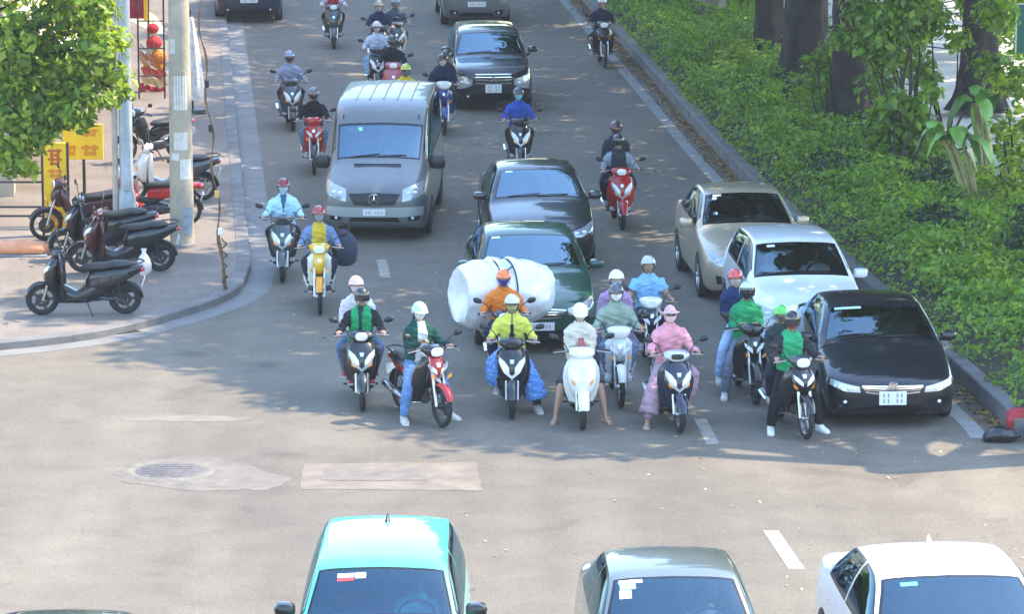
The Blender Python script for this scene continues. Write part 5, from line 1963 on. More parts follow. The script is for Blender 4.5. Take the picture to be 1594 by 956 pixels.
def make_person(label, loc, rot, hip=(.14, .79), lean=8, hands='grip', feet='board', jacket=(.1, .1, .1), sleeves=None, vest=None, short=False, trousers=(.02, .02, .03), shoes=(.4, .4, .4), helmet=None, hstyle='half',
                visor=None, mask=None, glasses=False, skirt=None, skin=0, head=(0, 0), hair=False, scale=1.0, collar=None, hand_pos=None, feet_pos=None, gloves=None, yaw=0.0, inner=None, jm=None, tm=None, sm=None,
                shorts=False, group=None, bare=False, tw=1.0, name="person", hood=None, sflare=1.0, iw=(.05, .03), tilt=0.0, lift=0.0):
    _seed[0] += 1
    seed = _seed[0] * 1.37
    r_ = random.Random(_seed[0])
    t = thing(name, label, "person", loc, rot, group)
    if lift:
        t.location.z += lift
    S = scale
    L = RAD(lean)
    d = Vector((math.sin(RAD(tilt)), -math.sin(L), math.cos(L))).normalized()
    vv = Vector((0, math.cos(L), math.sin(L)))
    H = Vector((0, hip[0], hip[1]))
    N = H + d * .52 * S
    sk = SKIN[skin]
    # limbs
    feetsets = {'board': [(.13, -.17, .40), (-.13, -.17, .40)], 'ground': [(.34, -.16, .085), (-.34, -.14, .085)], 'left': [(.35, -.16, .085), (-.17, -.08, .35)], 'right': [(.17, -.08, .35), (-.35, -.16, .085)],
                'pegs': [(.2, .06, .37), (-.2, .06, .37)], 'rear': [(.2, .52, .40), (-.2, .52, .40)], 'seat': [(.12, -.35, .12), (-.12, -.35, .12)]}
    if feet == 'rear':
        feetsets['rear'] = [(.2, hip[0] - .16, .40), (-.2, hip[0] - .16, .40)]
    if feet == 'seat':
        feetsets['seat'] = [(.13, hip[0] - .62, hip[1] - .28), (-.13, hip[0] - .62, hip[1] - .28)]
    FT = [Vector(p) for p in (feet_pos or feetsets[feet])]
    handsets = {'grip': [(.305, -.24, 1.035), (-.305, -.24, 1.035)], 'laps': [(.12, hip[0] - .26, hip[1] + .16), (-.12, hip[0] - .26, hip[1] + .16)], 'phone': [(.045, hip[0] - .30, hip[1] + .30), (-.045, hip[0] - .30, hip[1] + .30)],
                'hold': [(.16, hip[0] - .30, hip[1] + .22), (-.16, hip[0] - .30, hip[1] + .22)], 'wheel': [(.13, hip[0] - .42, hip[1] + .34), (-.13, hip[0] - .42, hip[1] + .34)]}
    HT = [Vector(p) for p in (hand_pos or handsets[hands])]
    arms, legs = [], []
    for s, T in ((1, HT[0]), (-1, HT[1])):
        sh = N + Vector((s * .170 * S, .0, 0)) - d * .075 * S
        el, wr = ik(sh, T, .275 * S, .25 * S, (s * .34, .5, -.95))
        arms.append((sh, el, wr))
    for s, T in ((1, FT[0]), (-1, FT[1])):
        hj = H + Vector((s * .085 * S, 0, -.03))
        kn, an = ik(hj, T, .42 * S, .41 * S, (s * .42, -1, .55))
        legs.append((hj, kn, an))

    def torso(mb, g, t0=-.07, t1=.66, bottom=True):
        R_ = [(-.09, .10, .085), (-.03, .158, .12), (.06, .166, .125), (.16, .158, .12), (.26, .155, .115), (.36, .172, .118), (.43, .180, .112), (.475, .150, .095), (.515, .098, .076), (.56, .056, .058), (.66, .05, .056)]
        rr = [((H + d * a * S + vv * (-.01 if .25 < a < .45 else 0)), Vector((1, 0, 0)) * (b + g) * S * (tw if a < .5 else 1), vv * (c + g) * S * tw, 2.4) for a, b, c in R_ if t0 <= a <= t1]
        mb.rings(rr, 22)

    def arm(mb, i, g, upto=1.0, flare=0.0):
        sh, el, wr = arms[i]
        n0 = sh - (el - sh).normalized() * .02
        if upto < 1:
            e2 = sh.lerp(el, upto)
            mb.tube([n0, sh.lerp(el, .3), e2], [(.058 + g) * S, (.056 + g) * S, (.054 + g + flare) * S], 12)
            return
        n0 = sh + Vector((-.03 if i == 0 else .03, 0, .004)) if True else n0
        mb.tube([n0, sh.lerp(el, .3), sh.lerp(el, .8), el, el.lerp(wr, .25), el.lerp(wr, .7), wr], [(.056 + g) * S, (.054 + g) * S, (.046 + g) * S, (.043 + g) * S, (.042 + g) * S, (.034 + g) * S, (.028 + g + flare) * S], 12)

    def leg(mb, i, g, upto=None, fl=0.0):
        hj, kn, an = legs[i]
        a = [hj, hj.lerp(kn, .4), hj.lerp(kn, .85), kn, kn.lerp(an, .25), kn.lerp(an, .7), kn.lerp(an, .98)]
        r = [.088, .080, .064, .060, .060, .046, .038]
        if upto == 'shorts':
            a, r = a[:3] + [hj.lerp(kn, .95)], [.095, .092, .09, .088]
        if upto == 'skirt':
            a, r = [hj, hj.lerp(kn, .5), kn + Vector((0, -.01, -.02)), kn.lerp(an, .35), kn.lerp(an, .78)], [.095, .10, .105, .118 * sflare, .128 * sflare]
        mb.tube(a, [(q + g + fl * j / len(r)) * S for j, q in enumerate(r)], 14)
    # head frame: follows the neck, pitched and turned
    hp, hyaw = head
    hc = N + d * .052 * S + Vector((0, -.016, .108 * S))
    xf = Matrix.Translation(hc) @ Matrix.Rotation(RAD(hyaw), 4, 'Z') @ Matrix.Rotation(RAD(hp), 4, 'X') @ Matrix.Scale(S * .98, 4)
    # --- body
    mb = MB()
    torso(mb, -.004)
    mb.tube([N - d * .02, N + d * .05, xf @ Vector((0, .01, -.06))], [.055 * S, .052 * S, .052 * S], 12)
    for i in (0, 1):
        arm(mb, i, -.002)
        leg(mb, i, -.004)
        hj, kn, an = legs[i]
        fd = Vector(((.25 if i == 0 else -.25) * (1 if feet in ('ground', 'left', 'right') else .3), -1, 0)).normalized()
        sd = fd.cross(Vector((0, 0, 1)))
        mb.rings([(an - fd * .05 + Vector((0, 0, -.03)), sd * .03, Vector((0, 0, .035)), 2), (an + Vector((0, 0, -.035)), sd * .036, Vector((0, 0, .042)), 2.2), (an + fd * .08 + Vector((0, 0, -.052)), sd * .043, Vector((0, 0, .026)), 2.2), (an + fd * .155 + Vector((0, 0, -.062)), sd * .044, Vector((0, 0, .016)), 2.4), (an + fd * .19 + Vector((0, 0, -.064)), sd * .03, Vector((0, 0, .010)), 2.2)], 12)
    me = remesh(mb, .0155 * S, 3)
    extra = MB()
    P = []
    for j in range(15):
        th = math.pi * (j + .03) / 14.06
        P.append([xf @ head_pt(2 * math.pi * i / 26, th) for i in range(26)])
    extra.grid(P, True, True)
    for s in (-1, 1):
        extra.ball(xf @ Vector((s * .076, .008, -.005)), (.011 * S, .022 * S, .032 * S), 8, 6)
        extra.ball(xf @ (head_pt(-math.pi / 2 + s * .40, math.acos(.010 / .118))), (.013 * S, .007 * S, .006 * S), 8, 5, m=1)
        extra.ball(xf @ (head_pt(-math.pi / 2 + s * .42, math.acos(.036 / .118))), (.019 * S, .006 * S, .0035 * S), 8, 4, m=1)
    extra.ball(xf @ (head_pt(-math.pi / 2, math.acos(-.062 / .118))), (.022 * S, .007 * S, .007 * S), 8, 5, m=2)
    for i, s in ((0, 1), (1, -1)):
        sh, el, wr = arms[i]
        if hands == 'grip' and hand_pos is None:
            f = Vector((0, -1, -.12))
            curl = .85
        else:
            f = (wr - el) + Vector((-s * .15, -.05, 0))
            curl = .55
        hand_mb(extra, wr - f.normalized() * .01, f, Vector((-s, 0, 0)), curl, S * .95)
    em = extra.mesh("x", [sk], smooth=0)
    bm = bmesh.new()
    bm.from_mesh(me)
    bm.from_mesh(em)
    for f in bm.faces:
        f.smooth = True
    bm.to_mesh(me)
    bm.free()
    bpy.data.meshes.remove(em)
    me.materials.clear()
    for m_ in (sk, EYE, LIP):
        me.materials.append(m_)
    bo = bpy.data.objects.new("body", me)
    COL.objects.link(bo)
    bo.parent = t

    def garment(nm, mb_, voxel, mats, wr=.0035, classify=None, sm_=2):
        me_ = remesh(mb_, voxel, sm_, wr, seed)
        me_.materials.clear()
        for m_ in mats:
            me_.materials.append(m_)
        if classify:
            for p in me_.polygons:
                p.material_index = classify(p.center)
        o_ = bpy.data.objects.new(nm, me_)
        COL.objects.link(o_)
        o_.parent = t
        return o_
    # --- jacket or shirt
    jmats = [jm or cloth(jacket), cloth(sleeves or jacket) if not (jm and not sleeves) else jm, cloth(vest or jacket) if not (jm and not vest) else jm, cloth(inner or (.02, .02, .025))]
    mb = MB()
    torso(mb, .018, -.1, .575)
    for i in (0, 1):
        arm(mb, i, .012 if not short else .014, .62 if short else 1.0, .004)

    def cls(p):
        p = Vector(p)
        rel = p - H
        tt = rel.dot(d)
        da = min(min(seg_dist(p, a, b) - .02, seg_dist(p, b, c)) for a, b, c in arms)
        if abs(p.x) > .125 * S and da < .085 * S:
            return 1
        if inner is not None and rel.dot(vv) < -.04 and abs(p.x) < (iw[0] + (iw[1] - iw[0]) * max(0, min(1, tt / .52))) * S:
            return 3
        if vest is not None and abs(p.x) < .15 and tt > .02:
            return 2
        return 0
    garment("jacket" if not short else "shirt", mb, .0165, jmats, .0065, cls)
    if collar:
        mb = MB()
        mb.rings([(N + d * .0, (.085 * S, 0, 0), vv * .078 * S, 2), (N + d * .045 - vv * .008, (.068 * S, 0, 0), vv * .070 * S, 2), (N + d * .075 - vv * .014, (.064 * S, 0, 0), vv * .068 * S, 2)], 18)
        mb.build("collar", cloth(collar), t)
    # --- trousers, skirt
    mb = MB()
    mb.rings([(H - d * .09, (.12 * S, 0, 0), vv * .10 * S, 2.3), (H - d * .02, (.172 * S, 0, 0), vv * .135 * S, 2.4), (H + d * .06, (.178 * S, 0, 0), vv * .135 * S, 2.4), (H + d * .11, (.165 * S, 0, 0), vv * .128 * S, 2.4)], 20)
    for i in (0, 1):
        leg(mb, i, .014, 'shorts' if shorts else None, .012 if not shorts else 0)
    garment("trousers" if not shorts else "shorts", mb, .0175, [tm or cloth(trousers)], .004)
    if skirt is not None:
        mb = MB()
        for i in (0, 1):
            leg(mb, i, .012, 'skirt')
        mb.rings([(H - d * .06, (.15 * S, 0, 0), vv * .13 * S, 2.3), (H + d * .02, (.185 * S, 0, 0), vv * .145 * S, 2.4), (H + d * .10, (.175 * S, 0, 0), vv * .14 * S, 2.4)], 20)
        garment("skirt", mb, .02, [sm or cloth(skirt)], .007)
    # --- shoes
    for i in (0, 1):
        an = legs[i][2]
        fd = Vector(((.25 if i == 0 else -.25) * (1 if feet in ('ground', 'left', 'right') else .3), -1, 0)).normalized()
        sd = fd.cross(Vector((0, 0, 1)))
        mb = MB()
        if bare:
            mb.rings([(an - fd * .07 + Vector((0, 0, -.076)), sd * .034, Vector((0, 0, .009)), 3), (an + fd * .05 + Vector((0, 0, -.078)), sd * .044, Vector((0, 0, .008)), 3), (an + fd * .2 + Vector((0, 0, -.076)), sd * .046, Vector((0, 0, .008)), 3), (an + fd * .215 + Vector((0, 0, -.076)), sd * .03, Vector((0, 0, .006)), 3)], 14)
            mb.tube([an + fd * .1 + sd * .048 + Vector((0, 0, -.07)), an + fd * .1 + Vector((0, 0, -.026)), an + fd * .1 - sd * .048 + Vector((0, 0, -.07))], .008, 6)
            mb.build("sandal", plastic(shoes, .6), t)
        else:
            up = Vector((0, 0, 1))
            mb.rings([(an - fd * .078 - up * .04, sd * .030, up * .040, 2.6), (an - fd * .05 - up * .03, sd * .044, up * .055, 2.6), (an + fd * .02 - up * .035, sd * .047, up * .050, 2.6), (an + fd * .09 - up * .052, sd * .050, up * .035, 2.6), (an + fd * .16 - up * .060, sd * .050, up * .026, 2.6), (an + fd * .205 - up * .066, sd * .036, up * .018, 2.6)], 14)
            so_ = mb.build("shoe", plastic(shoes, .6), t)
            mb = MB()
            mb.rings([(an - fd * .084 - up * .079, sd * .034, up * .010, 3), (an + fd * .0 - up * .079, sd * .047, up * .010, 3), (an + fd * .15 - up * .080, sd * .053, up * .010, 3), (an + fd * .212 - up * .078, sd * .036, up * .009, 3)], 14)
            mb.build("sole", plastic((.6, .6, .58), .7), so_)
    # --- headgear
    if hair:
        mb = MB()
        head_patch(mb, RAD(-8), RAD(188), RAD(60), RAD(150), .010, 16, 6, .01, xf)
        mb.rings([(xf @ Vector((0, .07, -.05)), (.07, 0, 0), (0, .035, 0), 2.2), (xf @ Vector((0, .095, -.15)), (.065, 0, 0), (0, .035, 0), 2.2), (N + vv * .10 - d * .06, (.06, 0, 0), (0, .03, 0), 2.2), (N + vv * .12 - d * .2, (.02, 0, 0), (0, .015, 0), 2.2)], 14)
        mb.build("hair", HAIR, t)
    elif helmet is None and not hood:
        mb = MB()
        head_patch(mb, RAD(-30), RAD(210), RAD(4), RAD(112), .012, 22, 8, .014, xf)
        head_patch(mb, RAD(205), RAD(335), RAD(4), RAD(58), .012, 14, 5, .014, xf)
        mb.build("hair", HAIR, t)
    if mask:
        mb = MB()
        head_patch(mb, RAD(-168), RAD(-12), RAD(93), RAD(146), .010, 18, 7, .005, xf, lambda s: .35 + .65 * math.sin(math.pi * s) ** .5)
        mb.build("face_mask", cloth(mask), t)
    if glasses:
        mb = MB()
        for s in (-1, 1):
            head_patch(mb, -math.pi / 2 + s * .10, -math.pi / 2 + s * .72, RAD(77), RAD(95), .014, 8, 3, .004, xf)
        head_patch(mb, -math.pi / 2 - 1.45, -math.pi / 2 + 1.45, RAD(78), RAD(81), .013, 20, 1, .003, xf)
        mb.build("sunglasses", GLOSSBLACK, t)
    if hood:
        def dome(az):
            return RAD(66) if -2.35 < az < -.8 else RAD(140)
        mb = MB()
        P, Q = [], []
        for j in range(10):
            rp, rq = [], []
            for i in range(33):
                az = -math.pi + 2 * math.pi * i / 32
                fr = max(0, math.cos(az + math.pi / 2))
                tm_ = RAD(140 - 76 * min(1, fr * 1.5) ** .8)
                th = tm_ * j / 9
                rp.append(xf @ head_pt(az, th, .016))
                rq.append(xf @ head_pt(az, th, .008))
            P.append(rp)
            Q.append(rq)
        mb.grid(P)
        mb.grid(Q)
        mb.grid([P[-1], Q[-1]])
        br = [[xf @ (head_pt(az, RAD(66), .014) + Vector((math.cos(az), math.sin(az), -.25)) * k) for az in np.linspace(RAD(-160), RAD(-20), 15)] for k in (0, .03, .055)]
        mb.grid(br)
        mb.grid([[p - Vector((0, 0, .004)) for p in r] for r in br])
        mb.build("sun_hood", cloth(hood), t)
    if helmet is not None:
        hm = paint(helmet) if not isinstance(helmet, bpy.types.Material) else helmet
        mb = MB()
        P, Q = [], []
        full = hstyle == 'full'
        for j in range(11):
            rp, rq = [], []
            for i in range(33):
                az = -math.pi + 2 * math.pi * i / 32
                fr = max(0, math.cos(az + math.pi / 2))
                tm_ = RAD((128 if full else 104) - (58 if full else 32) * min(1, fr * 1.25) ** 1.3)
                th = tm_ * j / 10
                q = Vector((.112 * math.sin(th) * math.cos(az), .131 * math.sin(th) * math.sin(az) + .004, .132 * math.cos(th) + .008))
                if full and th > RAD(95):
                    q.x *= .97
                rp.append(xf @ q)
                rq.append(xf @ (q * .90))
            P.append(rp)
            Q.append(rq)
        mb.grid(P)
        mb.grid(Q)
        mb.grid([P[-1], Q[-1]])
        ho = mb.build("helmet", hm, t, smooth=50)
        mb = MB()
        br = [[xf @ (Vector((.110 * math.sin(RAD(74)) * math.cos(az), .130 * math.sin(RAD(74)) * math.sin(az) + .004, .132 * math.cos(RAD(74)) + .012)) + Vector((math.cos(az) * .6, math.sin(az), -.28)) * k) for az in np.linspace(RAD(-138), RAD(-42), 15)] for k in (0, .02, .04, .045)]
        mb.grid(br)
        mb.grid([[p - Vector((0, 0, .005)) for p in r] for r in br])
        mb.build("peak", hm if not full else BLACK, ho)
        mb = MB()
        for s in (-1, 1):
            mb.tube([xf @ Vector((s * .095, -.01, -.02)), xf @ Vector((s * .082, -.035, -.075)), xf @ Vector((s * .02, -.075, -.125))], .006, 5)
        mb.build("strap", BLACK, ho)
        if visor is not None:
            mb = MB()
            P = []
            for th in np.linspace(RAD(64), RAD(118), 6):
                P.append([xf @ Vector((.120 * math.sin(th) ** .6 * math.cos(az), .140 * math.sin(th) ** .6 * math.sin(az) - .004, .135 * math.cos(th) + .012)) for az in np.linspace(RAD(-160), RAD(-20), 17)])
            mb.grid(P)
            mb.grid([[p - Vector((0, -.004, 0)) for p in r] for r in P])
            mb.build("visor", visor, ho, smooth=60)
    return t, dict(N=N, d=d, H=H, hands=[a[2] for a in arms], head=hc)


VISOR = mat("smoked_visor", (.02, .022, .025), .08, 0, 1.0)
BLUEPAT = bpy.data.materials.new("blue_patterned_cloth")
BLUEPAT.use_nodes = True
_n = BLUEPAT.node_tree
_v = _n.nodes.new("ShaderNodeTexVoronoi")
_v.inputs["Scale"].default_value = 30
_t = _n.nodes.new("ShaderNodeTexCoord")
_r = _n.nodes.new("ShaderNodeValToRGB")
_r.color_ramp.elements[0].color = (.40, .54, .80, 1)
_r.color_ramp.elements[1].color = (.10, .27, .68, 1)
_r.color_ramp.elements[0].position = .28
_r.color_ramp.elements[1].position = .40
_n.links.new(_t.outputs["Object"], _v.inputs["Vector"])
_n.links.new(_v.outputs["Distance"], _r.inputs[0])
_n.links.new(_r.outputs[0], _n.nodes["Principled BSDF"].inputs["Base Color"])
_n.nodes["Principled BSDF"].inputs["Roughness"].default_value = .9
# ================================================================== TRAFFIC
G_RIDE = "motorbikes ridden in the traffic"
G_PEOPLE = "people riding motorbikes"


def spot(px, py, yaw, ahead=.62, z=0.0):
    p = gp(px, py, z)
    a = RAD(yaw)
    return Vector((p.x - math.sin(a) * ahead, p.y + math.cos(a) * ahead, z)), a


def ride(px, py, yaw, bike, rider, passenger=None, dz=0.0):
    loc, a = spot(px, py, yaw)
    bl = bike.pop('label')
    b = make_bike(bl, loc, a, group=G_RIDE, **bike)
    rl = rider.pop('label')
    r = make_person(rl, loc, a, group=G_PEOPLE, **rider)
    q = None
    if passenger:
        ql = passenger.pop('label')
        passenger.setdefault('hip', (.50, .83))
        passenger.setdefault('feet', 'rear')
        passenger.setdefault('hands', 'laps')
        q = make_person(ql, loc, a, group=G_PEOPLE, **passenger)
    return loc, a, b, r, q


GREENV = (.02, .30, .11)
CHARC = (.02, .021, .025)
JEANS = (.12, .22, .42)
# --- front row at the junction
ride(564, 640, 4, dict(label="black scooter of the green-vested rider at the left end of the front row", kind='scooter', main=GLOSSBLACK, lamp='both', garnish=SILVP, rimm=STEEL, top=GLOSSBLACK),
     dict(label="rider in green vest with black sleeves at the left end of the front row", jacket=GREENV, sleeves=CHARC, vest=GREENV, inner=(.02, .05, .04), iw=(.008, .035), trousers=(.05, .06, .09), helmet=(.02, .02, .022), hstyle='full', visor=VISOR, shoes=(.3, .04, .05), feet='board', lean=4, tilt=3),
     dict(label="passenger in pink white helmet behind the green-vested rider at the left", jacket=(.6, .5, .55), sleeves=(.62, .6, .66), trousers=(.10, .16, .28), helmet=(.68, .42, .42), mask=(.6, .55, .55), lean=2, hip=(.50, .88), tilt=-4, hands='hold', shoes=(.25, .03, .05)))
ride(688, 665, 27, dict(label="red and black motorbike turned to the right in the front row", kind='under', main=REDP, fender=REDP, panel=GLOSSBLACK, wings=GLOSSBLACK, lamp='both', garnish=SILVP, rimm=DARKMETAL, top=GLOSSBLACK, accent=REDP),
     dict(label="rider in dark green jacket and blue jeans with pale blue helmet", jacket=(.012, .07, .055), inner=(.62, .64, .66), iw=(.10, .06), sleeves=(.012, .06, .05), trousers=JEANS, helmet=(.40, .55, .75), mask=(.6, .6, .6), shoes=(.55, .5, .42), feet='ground', lean=6, gloves=True, hair=True,
          hand_pos=[(.315, -.24, 1.035), (-.10, -.16, 1.10)], head=(14, -10)))
ride(797, 652, 0, dict(label="black scooter with white V lamps under the yellow-jacketed rider", kind='scooter', main=GLOSSBLACK, lamp='apron', garnish=LENS, top=GLOSSBLACK, amber=False),
     dict(label="rider in lime yellow jacket and blue patterned skirt", jacket=(.62, .62, .10), inner=(.02, .025, .05), iw=(.07, .005), trousers=(.05, .06, .1), skirt=(.1, .25, .6), sm=BLUEPAT, sflare=1.22, helmet=(.55, .50, .38), mask=(.30, .34, .14), shoes=(.5, .47, .42), feet='left', lean=8, glasses=True))
locn, an, *_ = ride(787, 606, 3, dict(label="dark motorbike carrying the huge white roll behind the yellow-jacketed rider", kind='under', main=NAVYP, lamp='handle'),
     dict(label="rider in orange jacket and orange helmet in front of the white roll", jacket=(.72, .20, .03), sleeves=(.72, .20, .03), trousers=(.02, .03, .10), helmet=(.75, .18, .03), mask=(.05, .05, .25), feet='board', lean=14, hip=(.10, .82), shoes=(.2, .2, .2)))
ride(907, 669, 2.5, dict(label="cream white scooter in the middle of the front row", kind='scooter', main=CREAM, lamp='both', top=CREAM, rimm=STEEL, wings=CREAM),
     dict(label="rider in cream jacket and white helmet looking down at a phone", jacket=(.60, .56, .47), trousers=(.07, .07, .08), shorts=True, helmet=(.72, .72, .70), mask=(.55, .45, .45), shoes=(.3, .18, .12), bare=True, feet='ground', lean=8, hands='phone', head=(24, 0), hip=(.12, .80)))
ride(966, 634, 4, dict(label="white underbone motorbike behind the cream scooter", kind='under', main=SILVP, fender=CREAM, panel=SILVP, wings=mat("pale_leg_shield", (.62, .64, .68), .35, coat=.5), lamp='apron', top=CREAM, rimm=STEEL),
     dict(label="rider in sage green shirt with white face mask and grey helmet", jacket=(.27, .34, .27), trousers=(.16, .19, .30), helmet=(.07, .075, .085), mask=(.72, .74, .78), feet='board', lean=3, shoes=(.5, .52, .55), collar=(.27, .34, .27), tw=1.08),
     dict(label="passenger in white helmet with lilac and yellow clothes", jacket=(.38, .22, .42), sleeves=(.36, .24, .42), inner=(.55, .42, .10), iw=(.06, .06), trousers=(.2, .15, .25), helmet=(.70, .68, .64), mask=(.3, .35, .4), hip=(.52, .92), lean=4, tilt=4, hair=True))
ride(1015, 583, 3, dict(label="motorbike with a pale headlight behind the pink rider", kind='under', main=NAVYP, lamp='both', top=CREAM),
     dict(label="rider in light blue T-shirt and grey helmet behind the pink rider", jacket=(.22, .45, .72), short=True, trousers=(.03, .04, .08), helmet=(.45, .47, .48), feet='board', lean=2, skin=1, head=(-4, 0)))
ride(1058, 674, 9, dict(label="navy scooter with silver V trim under the pink rider", kind='scooter', main=NAVYP, lamp='apron', garnish=SILVP, rimm=STEEL, top=SILVP),
     dict(label="rider in pink jacket, pink sun hood and dusty pink skirt", jacket=(.72, .30, .36), trousers=(.35, .22, .27), skirt=(.42, .27, .33), hood=(.72, .42, .45), mask=(.68, .48, .50), glasses=True, shoes=(.55, .45, .35), bare=True, feet='right', lean=6, hip=(.16, .80), hair=False))
ride(1176, 630, 8, dict(label="dark motorbike of the green-jacketed rider between pink rider and black motorbike", kind='under', main=GLOSSBLACK, lamp='apron', rimm=DARKMETAL, panel=GREYP),
     dict(label="rider in plain green jacket and white green helmet with dark visor", jacket=(.02, .30, .11), sleeves=(.018, .25, .10), trousers=(.15, .17, .22), helmet=(.55, .66, .58), hstyle='full', visor=VISOR, shoes=(.62, .60, .54), feet='ground', lean=6, hand_pos=[(.10, -.16, 1.05), (-.12, -.16, 1.05)], mask=(.03, .03, .03)),
     dict(label="passenger in navy jacket and red helmet with pale blue trousers", jacket=(.015, .035, .11), trousers=(.38, .50, .72), helmet=(.55, .08, .07), mask=(.5, .42, .4), hip=(.55, .90), lean=2, tilt=-8, shoes=(.5, .48, .42), feet_pos=[(.22, .35, .40), (-.34, .30, .22)]))
ride(1254, 684, 13, dict(label="black motorbike with red trim beside the black sedan", kind='sport', main=GLOSSBLACK, lamp='both', rimm=STEEL, panel=GLOSSBLACK, accent=REDP, top=GREYP, fender=GLOSSBLACK),
     dict(label="rider in bright green vest and black helmet with white trainers", jacket=GREENV, sleeves=(.03, .03, .035), vest=(.03, .36, .15), trousers=(.012, .012, .015), helmet=(.015, .012, .014), hstyle='full', visor=VISOR, mask=(.3, .04, .05), shoes=(.75, .76, .78), feet='ground', lean=5),
     dict(label="passenger in bright green helmet mostly hidden by the green-vested rider", jacket=(.03, .05, .05), trousers=(.02, .02, .03), helmet=(.10, .50, .08), mask=(.1, .1, .1), hip=(.52, .84), tilt=-3, lean=4, scale=.95))
# --- middle of the road
ride(440, 440, 1, dict(label="black scooter with a yellow indicator under the pale blue shirt", kind='scooter', main=GREYP, lamp='apron', garnish=SILVP, rimm=STEEL, panel=GLOSSBLACK, wings=GLOSSBLACK),
     dict(label="rider in pale blue shirt and dark red helmet near the pavement", jacket=(.42, .66, .82), trousers=(.02, .02, .025), helmet=(.22, .02, .035), mask=(.35, .52, .62), feet='board', lean=2, collar=(.42, .66, .82), tw=1.05, inner=(.06, .12, .2), iw=(-.05, .05)))
lj, aj, *_ = ride(498, 490, 3, dict(label="small yellow and cream underbone motorbike", kind='under', main=YELLOWP, fender=ORANGEP, panel=YELLOWP, wings=mat("cream_leg_shield", (.75, .74, .66), .35, coat=.5), lamp='handle', top=YELLOWP, rimm=STEEL),
     dict(label="rider in blue grey jacket with yellow front and red helmet", jacket=(.16, .22, .36), inner=(.62, .44, .04), iw=(.13, .10), sleeves=(.16, .22, .36), trousers=(.03, .035, .05), helmet=(.32, .05, .05), mask=(.25, .3, .32), feet='board', lean=4, shoes=(.03, .03, .03)))
ride(969, 358, 5, dict(label="red scooter with a round white lamp alone on the right lane", kind='scooter', main=REDP, lamp='both', garnish=SILVP, rimm=STEEL),
     dict(label="rider in dark vest with pale grey sleeves on the red scooter", jacket=(.03, .035, .045), sleeves=(.25, .28, .33), trousers=(.02, .02, .025), helmet=(.02, .02, .025), hstyle='full', visor=VISOR, feet='board', lean=4),
     dict(label="passenger in dark maroon helmet sitting tall behind the red scooter rider", jacket=(.03, .03, .04), trousers=(.02, .02, .03), helmet=(.06, .02, .025), mask=(.05, .03, .03), hip=(.48, .98), lean=4))
ride(811, 272, 4, dict(label="black scooter behind the dark grey sedan's roof", kind='scooter', main=GLOSSBLACK, lamp='apron', garnish=LENS),
     dict(label="rider in royal blue jacket and turquoise mask", jacket=(.03, .08, .38), trousers=(.02, .02, .03), helmet=(.05, .06, .07), mask=(.15, .55, .62), feet='board', lean=3))
ride(692, 210, 4, dict(label="blue and white underbone motorbike beside the people carrier", kind='under', main=BLUEP, lamp='handle', top=CREAM, fender=BLUEP, rimm=STEEL),
     dict(label="rider in navy jacket and black helmet beside the people carrier", jacket=(.012, .02, .055), trousers=(.02, .02, .03), helmet=(.015, .015, .02), mask=(.5, .5, .5), feet='board', lean=4),
     dict(label="passenger in dark helmet leaning out behind the navy-jacketed rider", jacket=(.03, .03, .04), trousers=(.02, .02, .03), helmet=(.03, .03, .035), mask=(.3, .22, .18), tilt=9, lean=4))
ride(456, 204, 8, dict(label="grey scooter near the pavement behind the red one", kind='scooter', main=GREYP, lamp='apron', garnish=SILVP, panel=GLOSSBLACK, basket=True),
     dict(label="rider in pale lilac grey shirt and blue grey helmet", jacket=(.26, .30, .42), trousers=(.03, .03, .04), helmet=(.20, .26, .38), mask=(.05, .06, .07), feet='board', lean=5, tw=1.05))
ride(489, 272, 3, dict(label="red underbone motorbike beside the van", kind='under', main=REDP, fender=GLOSSBLACK, lamp='apron', amber=True, top=REDP, rimm=STEEL),
     dict(label="rider in black jacket with grey helmet beside the van", jacket=(.015, .013, .016), trousers=(.12, .2, .3), helmet=(.10, .12, .14), mask=(.04, .04, .05), feet='board', lean=5))
# --- far end
ride(520, 76, 4, dict(label="black scooter of the red-shirted rider at the top edge", kind='scooter', main=GREYP, lamp='handle', panel=GLOSSBLACK, rimm=DARKMETAL),
     dict(label="rider in red shirt with white sleeves cut by the top edge", jacket=(.42, .03, .03), sleeves=(.6, .55, .6), trousers=(.02, .02, .025), helmet=(.3, .3, .32), feet='board', lean=4))
ride(589, 150, 4, dict(label="dark scooter of the sky-blue rider behind the van", kind='scooter', main=GLOSSBLACK, lamp='apron', garnish=LENS),
     dict(label="rider in pale sky-blue clothes and cream helmet behind the van", jacket=(.50, .58, .68), trousers=(.25, .50, .72), helmet=(.62, .55, .50), mask=(.6, .45, .42), feet='board', lean=3, skirt=(.3, .55, .75), glasses=True))
ride(613, 176, 4, dict(label="pink red scooter half hidden behind the van roof", kind='scooter', main=PINKP, lamp='handle', wings=PINKP),
     dict(label="rider in black jacket and black helmet on the pink red scooter", jacket=(.012, .014, .025), trousers=(.02, .02, .03), helmet=(.03, .03, .035), mask=(.04, .04, .04), feet='board', lean=4))
ride(634, 226, 4, dict(label="motorbike hidden behind the van under the yellow raincoat", kind='under', main=GLOSSBLACK, lamp='apron', mirrors=False),
     dict(label="rider in yellow raincoat and yellow banded helmet peeking over the van roof", jacket=(.62, .50, .02), trousers=(.3, .25, .05), helmet=(.45, .5, .06), glasses=True, mask=(.15, .17, .22), feet='board', lean=14))
ride(592, 112, 4, dict(label="scooter at the top edge behind the sky-blue rider", kind='scooter', main=NAVYP),
     dict(label="rider in navy jacket at the top edge behind the sky-blue rider", jacket=(.02, .03, .07), trousers=(.03, .03, .04), helmet=(.3, .25, .2), mask=(.5, .4, .35), feet='board', lean=4))
